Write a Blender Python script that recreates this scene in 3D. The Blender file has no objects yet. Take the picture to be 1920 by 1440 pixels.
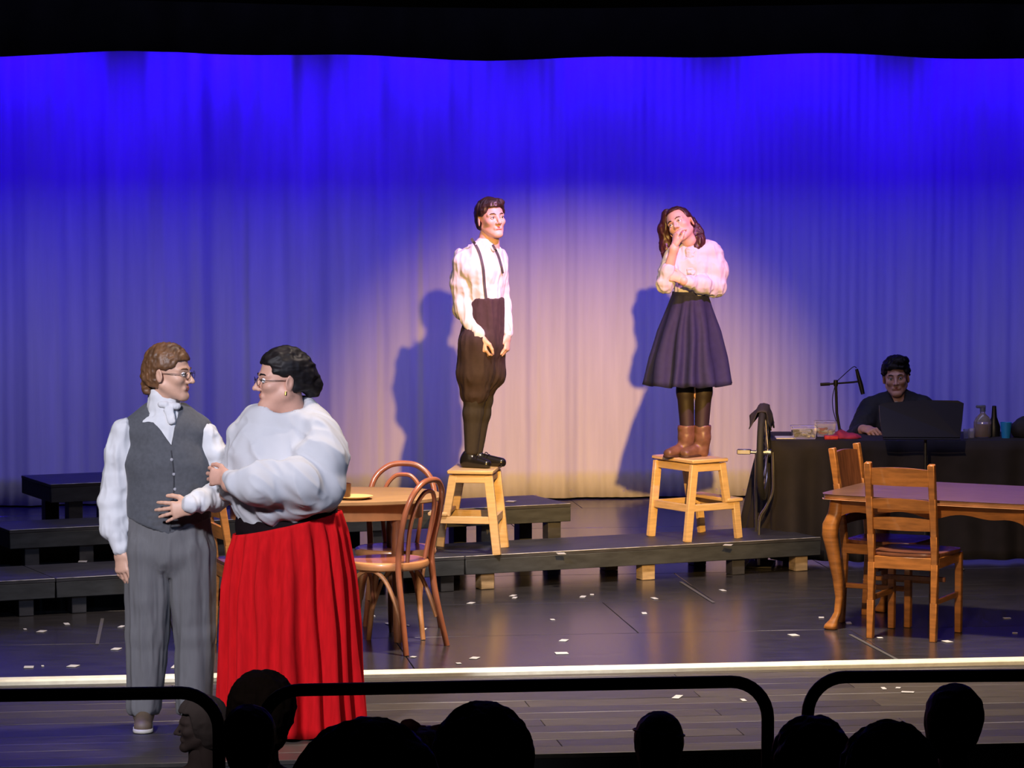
import bpy, bmesh, math, random
import numpy as np
from mathutils import Vector, Matrix
from mathutils.bvhtree import BVHTree

random.seed(7)
SC = bpy.context.scene
COL = SC.collection

# ------------------------------------------------------------------ camera
CAM_H = 2.6
FPX = 6400.0                       # focal length in pixels of the 1920 px wide frame
PITCH = math.atan(458.0 / FPX)
cam_data = bpy.data.cameras.new('camera')
cam_data.sensor_width = 36.0
cam_data.lens = FPX / 1920.0 * 36.0
cam_data.clip_end = 200
cam = bpy.data.objects.new('camera', cam_data)
cam.location = (0, 0, CAM_H)
cam.rotation_euler = (math.pi / 2 - PITCH, 0, 0)
COL.objects.link(cam)
SC.camera = cam

# ------------------------------------------------------------------ world, exposure, lamps
world = bpy.data.worlds.new('world')
SC.world = world
world.use_nodes = True
world.node_tree.nodes['Background'].inputs[0].default_value = (0.002, 0.002, 0.004, 1)
world.node_tree.nodes['Background'].inputs[1].default_value = 0.3
SC.view_settings.view_transform = 'Standard'
SC.view_settings.look = 'None'
SC.view_settings.gamma = 1.0
SC.view_settings.exposure = 0.0
SC.view_settings.use_curve_mapping = False

STAGE_A = math.radians(7.5)        # the stage is turned a little to the camera
SU = Vector((math.cos(STAGE_A), math.sin(STAGE_A), 0))
SV = Vector((-math.sin(STAGE_A), math.cos(STAGE_A), 0))
def stage(u, v, z=0.0):
    return SU * u + SV * v + Vector((0, 0, z))

def spot(name, loc, target, power, color, angle, blend=0.6, radius=0.08):
    d = bpy.data.lights.new(name, 'SPOT')
    d.energy = power; d.color = color
    d.spot_size = math.radians(angle); d.spot_blend = blend
    d.shadow_soft_size = radius
    o = bpy.data.objects.new(name, d)
    o.location = loc
    o.rotation_euler = (Vector(target) - Vector(loc)).to_track_quat('-Z', 'Y').to_euler()
    COL.objects.link(o)
    return o
def area(name, loc, target, power, color, sx, sy):
    d = bpy.data.lights.new(name, 'AREA')
    d.energy = power; d.color = color
    d.shape = 'RECTANGLE'; d.size = sx; d.size_y = sy
    o = bpy.data.objects.new(name, d)
    o.location = loc
    o.rotation_euler = (Vector(target) - Vector(loc)).to_track_quat('-Z', 'Y').to_euler()
    COL.objects.link(o)
    return o

WARM = (1.0, 0.57, 0.15)
# warm front-of-house spot on the two figures on the stools
spot('warm_spot', (0.9, 8.3, 4.15), (0.52, 22.5, 0.62), 11000, WARM, 15.4, 1.0, 0.06)
# pink follow spot from the right
spot('pink_spot', (2.6, 14.9, 6.6), (-0.06, 20.15, 1.82), 4200, (1.0, 0.42, 1.0), 10.0, 0.6, 0.05)
spot('pink_spot', (3.6, 14.9, 6.6), (1.10, 20.4, 1.55), 3200, (1.0, 0.34, 1.0), 10.0, 0.6, 0.05)
# front light on the couple
spot('front_spot', (-4.2, 4.6, 6.7), (-1.30, 15.0, 0.75), 6600, (0.90, 0.88, 1.0), 16, 0.7, 0.45)
spot('cool_spot', (3.2, 6.5, 6.2), (-1.55, 15.0, 1.0), 900, (0.40, 0.58, 1.0), 18, 0.7, 0.25)
spot('right_table_spot', (-0.5, 6.0, 5.8), (2.2, 18.0, 0.6), 3000, (1.0, 0.70, 0.44), 16, 0.9, 0.1)
spot('floor_wash', (0.9, 16.2, 6.9), (0.5, 17.1, 0.0), 4600, (1.0, 0.82, 0.68), 66, 1.0, 0.4)
spot('chair_spot', (-2.6, 9.0, 5.9), (-0.8, 17.7, 0.7), 520, (1.0, 0.72, 0.42), 11, 0.8, 0.3)
# row of blue lamps over the curtain, behind the valance
for i in range(8):
    u = -1.65 + 1.40 * i
    spot('blue_cyc_lamp', stage(u, 23.68, 3.95), stage(u, 24.15, 2.35), 225, (0.016, 0.0, 1.0), 94, 0.8, 0.06)
# lavender lamp bar between border and valance
area('lavender_bar', stage(2.6, 19.9, 4.25), stage(2.6, 24.3, 0.6), 105, (0.50, 0.50, 1.0), 8.0, 0.9)
# blue wash from over the stage
area('blue_wash', stage(2.6, 17.6, 5.8), stage(2.6, 18.2, 0), 16, (0.22, 0.16, 1.0), 7.0, 1.0)

# small blue pool on the front corner of the stage
spot('blue_pool', (-2.3, 13.6, 6.4), (-2.05, 14.55, 0.0), 1500, (0.13, 0.10, 1.0), 9.5, 0.15, 0.03)
# added faint fill lamp, no real fixture, lifting the dim heads at front left
spot('left_heads_fill', (-2.4, 7.6, 5.6), (-0.98, 12.3, 0.5), 75, (1.0, 0.78, 0.68), 13, 0.6, 0.2)

# ------------------------------------------------------------------ pixel to space
def ray(px, py):
    d = Vector(((px - 960) / FPX, 1.0, -(py - 720) / FPX))
    c, s = math.cos(PITCH), math.sin(PITCH)
    return Vector((d.x, d.y * c + d.z * s, -d.y * s + d.z * c))
def at_z(px, py, z):
    r = ray(px, py); t = (z - CAM_H) / r.z
    return Vector((r.x * t, r.y * t, z))
def at_y(px, py, y):
    r = ray(px, py); t = y / r.y
    return Vector((r.x * t, y, CAM_H + r.z * t))

# ------------------------------------------------------------------ materials
MATS = {}
def mat(name, color, rough=0.6, metal=0.0, var=0.0, scale=8.0, stretch=(1, 1, 1), bump=0.0, color2=None, coat=0.0, trans=0.0, alpha=1.0, sheen=0.0, spec=0.5, detail=4.0, emit=None):
    if name in MATS: return MATS[name]
    m = bpy.data.materials.new(name); m.use_nodes = True
    nt = m.node_tree; b = nt.nodes['Principled BSDF']
    b.inputs['Base Color'].default_value = (*color, 1)
    b.inputs['Roughness'].default_value = rough
    b.inputs['Metallic'].default_value = metal
    b.inputs['Coat Weight'].default_value = coat
    b.inputs['Transmission Weight'].default_value = trans
    b.inputs['Alpha'].default_value = alpha
    b.inputs['Sheen Weight'].default_value = sheen
    b.inputs['Specular IOR Level'].default_value = spec
    if emit:
        b.inputs['Emission Color'].default_value = (*emit[0], 1); b.inputs['Emission Strength'].default_value = emit[1]
    if var > 0 or bump > 0 or color2:
        tc = nt.nodes.new('ShaderNodeTexCoord')
        mp = nt.nodes.new('ShaderNodeMapping'); mp.inputs['Scale'].default_value = stretch
        nz = nt.nodes.new('ShaderNodeTexNoise'); nz.inputs['Scale'].default_value = scale; nz.inputs['Detail'].default_value = detail
        nt.links.new(tc.outputs['Object'], mp.inputs[0]); nt.links.new(mp.outputs[0], nz.inputs['Vector'])
        rp = nt.nodes.new('ShaderNodeValToRGB')
        c2 = color2 if color2 else tuple(max(0, c * (1 - var)) for c in color)
        c1 = color if color2 else tuple(min(1, c * (1 + var)) for c in color)
        rp.color_ramp.elements[0].position = 0.3; rp.color_ramp.elements[1].position = 0.7
        rp.color_ramp.elements[0].color = (*c2, 1); rp.color_ramp.elements[1].color = (*c1, 1)
        nt.links.new(nz.outputs['Fac'], rp.inputs[0]); nt.links.new(rp.outputs[0], b.inputs['Base Color'])
        if bump > 0:
            bp = nt.nodes.new('ShaderNodeBump'); bp.inputs['Strength'].default_value = bump; bp.inputs['Distance'].default_value = 0.01
            nt.links.new(nz.outputs['Fac'], bp.inputs['Height']); nt.links.new(bp.outputs[0], b.inputs['Normal'])
    MATS[name] = m
    return m

# ------------------------------------------------------------------ object helpers
def tag(o, label=None, cat=None, group=None, kind=None):
    if label: o['label'] = label
    if cat: o['category'] = cat
    if group: o['group'] = group
    if kind: o['kind'] = kind
    return o
def empty(name, loc, label, cat, group=None, rotz=0.0):
    o = bpy.data.objects.new(name, None); COL.objects.link(o)
    o.location = loc; o.rotation_euler = (0, 0, rotz); o.empty_display_size = 0.1
    return tag(o, label, cat, group)
def link_mesh(name, me, parent=None):
    o = bpy.data.objects.new(name, me); COL.objects.link(o)
    if parent: o.parent = parent
    return o
def copy_tree(o, parent=None):
    c = o.copy(); COL.objects.link(c)
    if parent: c.parent = parent
    for ch in list(o.children): copy_tree(ch, c)
    return c

def catmull(pts, n):
    P = [Vector(p) for p in pts]
    out = []
    for i in range(len(P) - 1):
        p0 = P[max(i - 1, 0)]; p1 = P[i]; p2 = P[i + 1]; p3 = P[min(i + 2, len(P) - 1)]
        for j in range(n):
            t = j / n
            out.append(0.5 * ((2 * p1) + (p2 - p0) * t + (2 * p0 - 5 * p1 + 4 * p2 - p3) * t * t + (3 * p1 - p0 - 3 * p2 + p3) * t ** 3))
    out.append(P[-1]); return out

class MB:
    def __init__(s): s.v = []; s.f = []
    def add(s, vs, fs):
        o = len(s.v); s.v += [tuple(v) for v in vs]; s.f += [tuple(i + o for i in f) for f in fs]; return s
    def box(s, c, size, bev=0.004, R=None, taper=1.0):
        bm = bmesh.new(); bmesh.ops.create_cube(bm, size=1.0)
        for v in bm.verts:
            v.co = Vector((v.co.x * size[0] * (taper if v.co.z < 0 else 1), v.co.y * size[1] * (taper if v.co.z < 0 else 1), v.co.z * size[2]))
        if bev > 0: bmesh.ops.bevel(bm, geom=bm.edges[:], offset=bev, segments=1, affect='EDGES')
        return s.take(bm, c, R)
    def take(s, bm, c=(0, 0, 0), R=None):
        bm.verts.index_update(); c = Vector(c)
        vs = [((R @ v.co) if R else v.co) + c for v in bm.verts]
        fs = [[v.index for v in f.verts] for f in bm.faces]
        bm.free(); return s.add(vs, fs)
    def hexa(s, bot, top):              # two quads of corner points
        return s.add(list(bot) + list(top), [(3, 2, 1, 0), (4, 5, 6, 7), (0, 1, 5, 4), (1, 2, 6, 5), (2, 3, 7, 6), (3, 0, 4, 7)])
    def tube(s, pts, r, n=8, closed=False, flat=None):
        P = [Vector(p) for p in pts]; m = len(P); rs = r if isinstance(r, (list, tuple)) else [r] * m
        vs = []; up = None
        for i in range(m):
            a = P[i - 1] if (i > 0 or closed) else P[i]; b = P[(i + 1) % m] if (i < m - 1 or closed) else P[i]
            t = (b - a).normalized()
            if up is None:
                up = Vector((0, 0, 1)) if abs(t.z) < 0.9 else Vector((1, 0, 0))
            x = t.cross(up); x.normalize(); up = x.cross(t)
            if flat: fx, fy = flat
            else: fx = fy = 1
            for k in range(n):
                a_ = 2 * math.pi * k / n
                vs.append(P[i] + x * math.cos(a_) * rs[i] * fx + up * math.sin(a_) * rs[i] * fy)
        fs = []
        for i in range(m if closed else m - 1):
            for k in range(n):
                a0 = i * n + k; a1 = i * n + (k + 1) % n; b0 = ((i + 1) % m) * n + k; b1 = ((i + 1) % m) * n + (k + 1) % n
                fs.append((a0, a1, b1, b0))
        if not closed:
            fs.append(tuple(range(n))[::-1]); fs.append(tuple((m - 1) * n + k for k in range(n)))
        return s.add(vs, fs)
    def lathe(s, prof, n=20, c=(0, 0, 0), R=None, sx=1, sy=1):
        vs = []; fs = []; c = Vector(c)
        for (r, z) in prof:
            for k in range(n):
                a = 2 * math.pi * k / n; p = Vector((r * math.cos(a) * sx, r * math.sin(a) * sy, z))
                vs.append((R @ p if R else p) + c)
        for i in range(len(prof) - 1):
            for k in range(n):
                fs.append((i * n + k, i * n + (k + 1) % n, (i + 1) * n + (k + 1) % n, (i + 1) * n + k))
        if prof[0][0] > 1e-5: fs.append(tuple(range(n))[::-1])
        if prof[-1][0] > 1e-5: fs.append(tuple((len(prof) - 1) * n + k for k in range(n)))
        return s.add(vs, fs)
    def prism(s, poly, d0, d1, c=(0, 0, 0), R=None):   # polygon in XZ, extruded along Y
        n = len(poly); c = Vector(c); vs = []
        for d in (d0, d1):
            for (x, z) in poly:
                p = Vector((x, d, z)); vs.append((R @ p if R else p) + c)
        fs = [tuple(range(n)), tuple(range(2 * n - 1, n - 1, -1))]
        for k in range(n): fs.append((k, n + k, n + (k + 1) % n, (k + 1) % n))
        return s.add(vs, fs)
    def mesh(s, name, m, angle=40, smooth=True):
        me = bpy.data.meshes.new(name); me.from_pydata(s.v, [], s.f); me.validate()
        bm = bmesh.new(); bm.from_mesh(me); bmesh.ops.recalc_face_normals(bm, faces=bm.faces[:]); bm.to_mesh(me); bm.free()
        me.materials.append(m)
        if smooth:
            me.polygons.foreach_set('use_smooth', [True] * len(me.polygons)); me.set_sharp_from_angle(angle=math.radians(angle))
        return me
    def build(s, name, m, parent=None, angle=40, smooth=True):
        return link_mesh(name, s.mesh(name, m, angle, smooth), parent)

# ------------------------------------------------------------------ signed distance modelling (bodies and clothes)
def vnoise(p, seed=0):
    p = np.asarray(p, dtype=np.float64); i = np.floor(p).astype(np.int64); f = p - i; f = f * f * (3 - 2 * f)
    def h(x, y, z):
        n = (x * 374761393 + y * 668265263 + z * 2147483647 + seed * 1274126177) & 0xffffffff
        n = ((n ^ (n >> 13)) * 1274126177) & 0xffffffff
        return ((n ^ (n >> 16)) & 0xffff) / 65535.0
    r = 0
    for dx in (0, 1):
        for dy in (0, 1):
            for dz in (0, 1):
                w = (f[:, 0] if dx else 1 - f[:, 0]) * (f[:, 1] if dy else 1 - f[:, 1]) * (f[:, 2] if dz else 1 - f[:, 2])
                r = r + w * h(i[:, 0] + dx, i[:, 1] + dy, i[:, 2] + dz)
    return r * 2 - 1

class SDF:
    def __init__(s, lo, hi, h):
        s.lo = np.array(lo, float); s.h = h
        s.n = np.ceil((np.array(hi, float) - s.lo) / h).astype(int) + 1
        s.F = np.full(tuple(s.n), 0.3, np.float32)
        s.ax = [s.lo[i] + h * np.arange(s.n[i]) for i in range(3)]
    def _reg(s, lo, hi):
        a = np.maximum(np.floor((np.array(lo) - s.lo) / s.h).astype(int), 0); b = np.minimum(np.ceil((np.array(hi) - s.lo) / s.h).astype(int) + 1, s.n)
        if np.any(b <= a): return None, None
        sl = tuple(slice(a[i], b[i]) for i in range(3))
        return sl, (s.ax[0][sl[0]][:, None, None], s.ax[1][sl[1]][None, :, None], s.ax[2][sl[2]][None, None, :])
    def _mix(s, sl, d, k, sub):
        A = s.F[sl]
        if sub: A = -A
        hh = np.clip(0.5 + 0.5 * (A - d) / k, 0, 1)
        r = A + (d - A) * hh - k * hh * (1 - hh)
        s.F[sl] = -r if sub else r
    def cone(s, a, b, ra, rb=None, k=0.02, sub=False):
        rb = ra if rb is None else rb
        a = np.array(a, float); b = np.array(b, float); m = max(ra, rb) + k + 0.03
        sl, g = s._reg(np.minimum(a, b) - m, np.maximum(a, b) + m)
        if sl is None: return s
        ba = b - a; L = max(ba @ ba, 1e-9)
        p = [g[i] - a[i] for i in range(3)]
        t = np.clip((p[0] * ba[0] + p[1] * ba[1] + p[2] * ba[2]) / L, 0, 1)
        d = np.sqrt((p[0] - t * ba[0]) ** 2 + (p[1] - t * ba[1]) ** 2 + (p[2] - t * ba[2]) ** 2) - (ra + (rb - ra) * t)
        s._mix(sl, d, k, sub); return s
    def chain(s, pts, rs, k=0.02):
        for i in range(len(pts) - 1): s.cone(pts[i], pts[i + 1], rs[i], rs[i + 1], k)
        return s
    def econe(s, a, b, ra, rb, side=(1, 0, 0), k=0.03, sub=False):
        a = np.array(a, float); b = np.array(b, float); side = np.array(side, float)
        ba = b - a; L = math.sqrt(ba @ ba); w = ba / L
        side = side - w * (side @ w); side /= np.linalg.norm(side); v = np.cross(w, side)
        m = max(ra + rb) + k + 0.03
        sl, g = s._reg(np.minimum(a, b) - m, np.maximum(a, b) + m)
        if sl is None: return s
        p = [g[i] - a[i] for i in range(3)]
        tt = p[0] * w[0] + p[1] * w[1] + p[2] * w[2]
        t = np.clip(tt / L, 0, 1); e = tt - t * L
        u = p[0] * side[0] + p[1] * side[1] + p[2] * side[2]; q = p[0] * v[0] + p[1] * v[1] + p[2] * v[2]
        ru = ra[0] + (rb[0] - ra[0]) * t; rv = ra[1] + (rb[1] - ra[1]) * t; rw = np.minimum(ru, rv)
        d = (np.sqrt((u / ru) ** 2 + (q / rv) ** 2 + (e / rw) ** 2) - 1) * rw
        s._mix(sl, d, k, sub); return s
    def ell(s, c, r, R=None, k=0.02, sub=False):
        c = np.array(c, float); m = max(r) + k + 0.03
        sl, g = s._reg(c - m, c + m)
        if sl is None: return s
        p = [g[i] - c[i] for i in range(3)]
        if R is not None:
            R = np.array(R); p = [p[0] * R[0, i] + p[1] * R[1, i] + p[2] * R[2, i] for i in range(3)]
        q = np.sqrt((p[0] / r[0]) ** 2 + (p[1] / r[1]) ** 2 + (p[2] / r[2]) ** 2)
        d = (q - 1) * min(r) * 0.5 + (q - 1) * 0.5 * (sum(r) / 3)
        s._mix(sl, d, k, sub); return s
    def grid(s): return s.ax[0][:, None, None], s.ax[1][None, :, None], s.ax[2][None, None, :]
    def cut(s, p, n):                       # removes what lies on the side the normal points to
        X, Y, Z = s.grid(); n = np.array(n, float); n /= np.linalg.norm(n)
        s.F = np.maximum(s.F, ((X - p[0]) * n[0] + (Y - p[1]) * n[1] + (Z - p[2]) * n[2]).astype(np.float32)); return s
    def carve(s, planes):                   # removes the intersection of half spaces (point, outward normal)
        X, Y, Z = s.grid(); d = None
        for p, n in planes:
            n = np.array(n, float); n /= np.linalg.norm(n)
            e = (X - p[0]) * n[0] + (Y - p[1]) * n[1] + (Z - p[2]) * n[2]
            d = e if d is None else np.maximum(d, e)
        s.F = np.maximum(s.F, -d.astype(np.float32)); return s
    def mesh(s):
        F = s.F.copy(); F[0] = F[-1] = 0.1; F[:, 0] = F[:, -1] = 0.1; F[:, :, 0] = F[:, :, -1] = 0.1
        I = F < 0
        c = np.zeros(np.array(F.shape) - 1, np.int8)
        for dx in (0, 1):
            for dy in (0, 1):
                for dz in (0, 1):
                    c += I[dx:I.shape[0] - 1 + dx, dy:I.shape[1] - 1 + dy, dz:I.shape[2] - 1 + dz]
        act = np.argwhere((c > 0) & (c < 8))
        idx = np.full(c.shape, -1, np.int32); idx[act[:, 0], act[:, 1], act[:, 2]] = np.arange(len(act))
        off = np.array([(x, y, z) for x in (0, 1) for y in (0, 1) for z in (0, 1)])
        val = np.stack([F[act[:, 0] + o[0], act[:, 1] + o[1], act[:, 2] + o[2]] for o in off], 1)
        acc = np.zeros((len(act), 3)); cnt = np.zeros(len(act))
        for i in range(8):
            for j in range(i + 1, 8):
                if abs(off[i] - off[j]).sum() != 1: continue
                m = (val[:, i] < 0) != (val[:, j] < 0)
                t = val[m, i] / (val[m, i] - val[m, j])
                acc[m] += off[i] + t[:, None] * (off[j] - off[i]); cnt[m] += 1
        V = s.lo + s.h * (act + acc / cnt[:, None])
        Q = []
        for axis in range(3):
            sl0 = [slice(None)] * 3; sl1 = [slice(None)] * 3
            sl0[axis] = slice(0, -1); sl1[axis] = slice(1, None)
            A = I[tuple(sl0)]; B = I[tuple(sl1)]
            e = np.argwhere(A != B)
            b, cc = (axis + 1) % 3, (axis + 2) % 3
            e = e[(e[:, b] > 0) & (e[:, cc] > 0) & (e[:, b] < F.shape[b] - 1) & (e[:, cc] < F.shape[cc] - 1)]
            q = []
            for (db, dc) in ((-1, -1), (0, -1), (0, 0), (-1, 0)):
                w = e.copy(); w[:, b] += db; w[:, cc] += dc
                q.append(idx[w[:, 0], w[:, 1], w[:, 2]])
            q = np.stack(q, 1)
            flip = ~A[e[:, 0], e[:, 1], e[:, 2]]
            q[flip] = q[flip][:, ::-1]
            Q.append(q)
        Q = np.concatenate(Q); Q = Q[(Q >= 0).all(1)]
        return V, Q

def normals(V, Q):
    n = np.cross(V[Q[:, 2]] - V[Q[:, 0]], V[Q[:, 3]] - V[Q[:, 1]])
    N = np.zeros_like(V)
    for i in range(3):
        for k in range(4): N[:, i] += np.bincount(Q[:, k], n[:, i], len(V))
    return N / np.maximum(np.linalg.norm(N, axis=1), 1e-9)[:, None]
def relax(V, Q, it=2, lam=0.5):
    E = np.concatenate([Q[:, [0, 1]], Q[:, [1, 2]], Q[:, [2, 3]], Q[:, [3, 0]]])
    cnt = np.bincount(E[:, 0], minlength=len(V)) + np.bincount(E[:, 1], minlength=len(V))
    for _ in range(it):
        S = np.stack([np.bincount(E[:, 0], V[E[:, 1], i], len(V)) + np.bincount(E[:, 1], V[E[:, 0], i], len(V)) for i in range(3)], 1)
        V = V + lam * (S / np.maximum(cnt, 1)[:, None] - V)
    return V
def wrinkle(V, Q, amp, freq=(12, 12, 12), seed=0, ridge=False, octaves=2, warp=None):
    N = normals(V, Q); p = V * np.array(freq)
    if warp is not None: p = (V @ np.array(warp).T) * np.array(freq)
    n = 0; a = 1.0
    for o in range(octaves):
        w = vnoise(p * (1.9 ** o) + 17.3 * o, seed + o)
        if ridge: w = 1 - 2 * np.abs(w)
        n = n + a * w; a *= 0.5
    return V + N * (amp * n)[:, None]
def np_mesh(name, V, Q, material, smooth=True):
    me = bpy.data.meshes.new(name)
    me.vertices.add(len(V)); me.vertices.foreach_set('co', V.astype(np.float32).ravel())
    me.loops.add(Q.size); me.loops.foreach_set('vertex_index', Q.astype(np.int32).ravel())
    me.polygons.add(len(Q)); me.polygons.foreach_set('loop_start', np.arange(0, Q.size, 4, dtype=np.int32))
    me.polygons.foreach_set('loop_total', np.full(len(Q), 4, np.int32)) if False else None
    me.update(calc_edges=True)
    me.polygons.foreach_set('use_smooth', np.ones(len(Q), bool))
    me.materials.append(material); me.validate()
    return me
def join(parts):
    Vs = []; Qs = []; o = 0
    for V, Q in parts: Vs.append(V); Qs.append(Q + o); o += len(V)
    return np.concatenate(Vs), np.concatenate(Qs)
def sdf_part(name, F, material, parent, fold=None, rel=1):
    V, Q = F.mesh(); V = relax(V, Q, rel)
    if fold:
        for f in (fold if isinstance(fold, list) else [fold]): V = wrinkle(V, Q, **f)
    return link_mesh(name, np_mesh(name, V, Q, material), parent)
def Rz(a): return np.array(Matrix.Rotation(math.radians(a), 3, 'Z'))
def Rx(a): return np.array(Matrix.Rotation(math.radians(a), 3, 'X'))
def Ry(a): return np.array(Matrix.Rotation(math.radians(a), 3, 'Y'))

# ------------------------------------------------------------------ the setting
M_black = mat('black_paint', (0.012, 0.012, 0.014), 0.55, var=0.3, scale=6)
M_wall = mat('dark_wall', (0.012, 0.012, 0.016), 0.9, var=0.2, scale=3)
M_carpet = mat('dark_carpet', (0.010, 0.010, 0.012), 0.95, var=0.3, scale=40)
M_deck = [mat('deck_%d' % i, c, r, var=0.28, scale=5, stretch=(1, 3, 1), bump=0.04, coat=0.0, spec=0.55) for i, (c, r) in enumerate(
    [((0.034, 0.030, 0.030), 0.24), ((0.039, 0.034, 0.034), 0.27), ((0.029, 0.027, 0.028), 0.22)])]
M_plank = [mat('apron_%d' % i, c, r, var=0.35, scale=6, stretch=(1, 9, 1), bump=0.03) for i, (c, r) in enumerate(
    [((0.043, 0.036, 0.031), 0.46), ((0.052, 0.043, 0.034), 0.5), ((0.036, 0.031, 0.029), 0.44)])]
M_nosing = mat('pale_nosing', (0.95, 0.88, 0.66), 0.4, var=0.1, scale=20)

def stage_box(mb, u0, u1, v0, v1, z0, z1, bev=0.002):
    R = Matrix.Rotation(STAGE_A, 3, 'Z')
    return mb.box(stage((u0 + u1) / 2, (v0 + v1) / 2, (z0 + z1) / 2), (u1 - u0, v1 - v0, z1 - z0), bev, R)

floor = stage_box(MB(), -4.5, 9.5, 14.2, 26.0, -0.55, -0.022, 0).build('floor', M_black, smooth=False)
tag(floor, 'dark glossy stage floor of black sheets with a paler planked front', None, None, 'structure')
rr = random.Random(3)
row = 0; v = 16.44
while v < 25.4:
    off = [4.14, 3.0, 3.63, 4.6][row % 4]
    u = off - 2.44 * 3
    while u < 8.6:
        if u + 2.44 > -2.6:
            o = stage_box(MB(), u + 0.002, u + 2.438, v + 0.002, v + 1.218, -0.0215, rr.uniform(-0.0012, 0.0), 0.002).build('deck_panel', M_deck[rr.randrange(3)], floor)
        u += 2.44
    v += 1.22; row += 1
v = 14.2; row = 0
while v < 16.3:
    u = -3.6 + 0.83 * (row % 3)
    while u < 8.2:
        stage_box(MB(), u + 0.0015, u + 2.4385, v + 0.0015, v + 0.1705, -0.0215, rr.uniform(-0.0015, 0.0), 0.002).build('floor_plank', M_plank[rr.randrange(3)], floor)
        u += 2.44
    v += 0.172; row += 1
nos = stage_box(MB(), -4.0, 9.0, 16.335, 16.432, -0.0215, 0.026, 0.010).build('trim_1', M_nosing)
tag(nos, 'pale cream nosing strip running across the stage front', None, None, 'structure')

# auditorium: tiers that step up towards the camera
def tier(y0, y1, z):
    o = MB().box((0, (y0 + y1) / 2, z - 0.3), (17.6, y1 - y0, 0.6), 0).build('floor', M_carpet, smooth=False)
    return tag(o, 'dark auditorium floor tier below the stage', None, None, 'structure')
TIERS = [(11.9, 15.2, -0.62), (8.45, 11.9, -0.30), (6.5, 8.45, 0.0), (3.6, 6.5, 0.35), (-3.0, 3.6, 0.9)]
for t in TIERS: tier(*t)
def wall(name, c, size, label):
    return tag(MB().box(c, size, 0).build(name, M_wall, smooth=False), label, None, None, 'structure')
wall('wall_left', (-8.9, 12, 3), (0.2, 32, 8.6), 'dark wall on the left of the hall')
wall('wall_right', (8.9, 12, 3), (0.2, 32, 8.6), 'dark wall on the right of the hall')
wall('wall_back', (0, 27.6, 3), (17.6, 0.2, 8.6), 'dark wall behind the stage curtain')
wall('wall_front', (0, -3.1, 3), (17.6, 0.2, 8.6), 'dark wall behind the audience')
wall('ceiling', (0, 12, 7.2), (18, 32, 0.2), 'dark hall ceiling')

# ------------------------------------------------------------------ curtain and valance
def drape(name, u0, u1, v, z0, z1, n, m, waves, material, label, cat, zwave=None, thick=0.006):
    V = []; F = []
    for j in range(m + 1):
        t = j / m
        for i in range(n + 1):
            u = u0 + (u1 - u0) * i / n
            zz = z0 + (zwave(u) if zwave else 0)
            z = zz + (z1 - zz) * t
            d = 0
            for (a, lam, ph, drift) in waves:
                env = 0.55 + 0.45 * math.sin(u * 0.9 + ph * 3.1)
                d += a * env * math.sin(2 * math.pi * (u / lam + drift * z) + ph + 0.8 * math.sin(u * 1.7 + ph))
            d *= (1.0 - 0.25 * t)
            V.append(stage(u, v + d, z))
    for j in range(m):
        for i in range(n):
            a = j * (n + 1) + i
            F.append((a, a + 1, a + n + 2, a + n + 1))
    me = bpy.data.meshes.new(name); me.from_pydata([tuple(p) for p in V], [], F)
    me.polygons.foreach_set('use_smooth', [True] * len(F)); me.materials.append(material)
    o = link_mesh(name, me); tag(o, label, cat)
    md = o.modifiers.new('cloth', 'SOLIDIFY'); md.thickness = thick; md.offset = 0
    return o
M_curtain = mat('curtain_cloth', (0.66, 0.62, 0.56), 0.85, var=0.05, scale=3, stretch=(6, 6, 0.5), sheen=0.1)
drape('curtain', -3.2, 9.2, 24.35, 0.012, 5.4, 900, 26,
      [(0.034, 0.71, 0.3, 0.01), (0.030, 0.43, 1.9, -0.015), (0.020, 0.27, 4.0, 0.02), (0.010, 0.142, 2.2, 0.03), (0.022, 1.9, 0.8, 0.02), (0.005, 0.071, 1.1, 0.0)],
      M_curtain, 'pale cream full-width stage curtain hanging in soft folds behind the actors', 'curtain')
M_velvet = mat('black_velvet', (0.0015, 0.0015, 0.002), 1.0, var=0.3, scale=5, spec=0.05)
drape('valance', -3.4, 9.4, 21.9, 3.135, 5.9, 500, 8,
      [(0.03, 0.5, 0.3, 0.0), (0.02, 0.31, 2.0, 0.0)], M_velvet, 'black valance hanging across the top of the stage', 'valance',
      zwave=lambda u: 0.018 * math.sin(u * 1.5 + 0.5) + 0.010 * math.sin(u * 4.1))
drape('border_curtain', -3.4, 9.4, 19.2, 3.36, 6.2, 300, 6,
      [(0.03, 0.6, 1.3, 0.0), (0.02, 0.37, 2.6, 0.0)], M_velvet, 'black border drape hung in front of the valance at the top edge', 'valance',
      zwave=lambda u: 0.02 * math.sin(u * 1.1 + 2.0))

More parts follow.
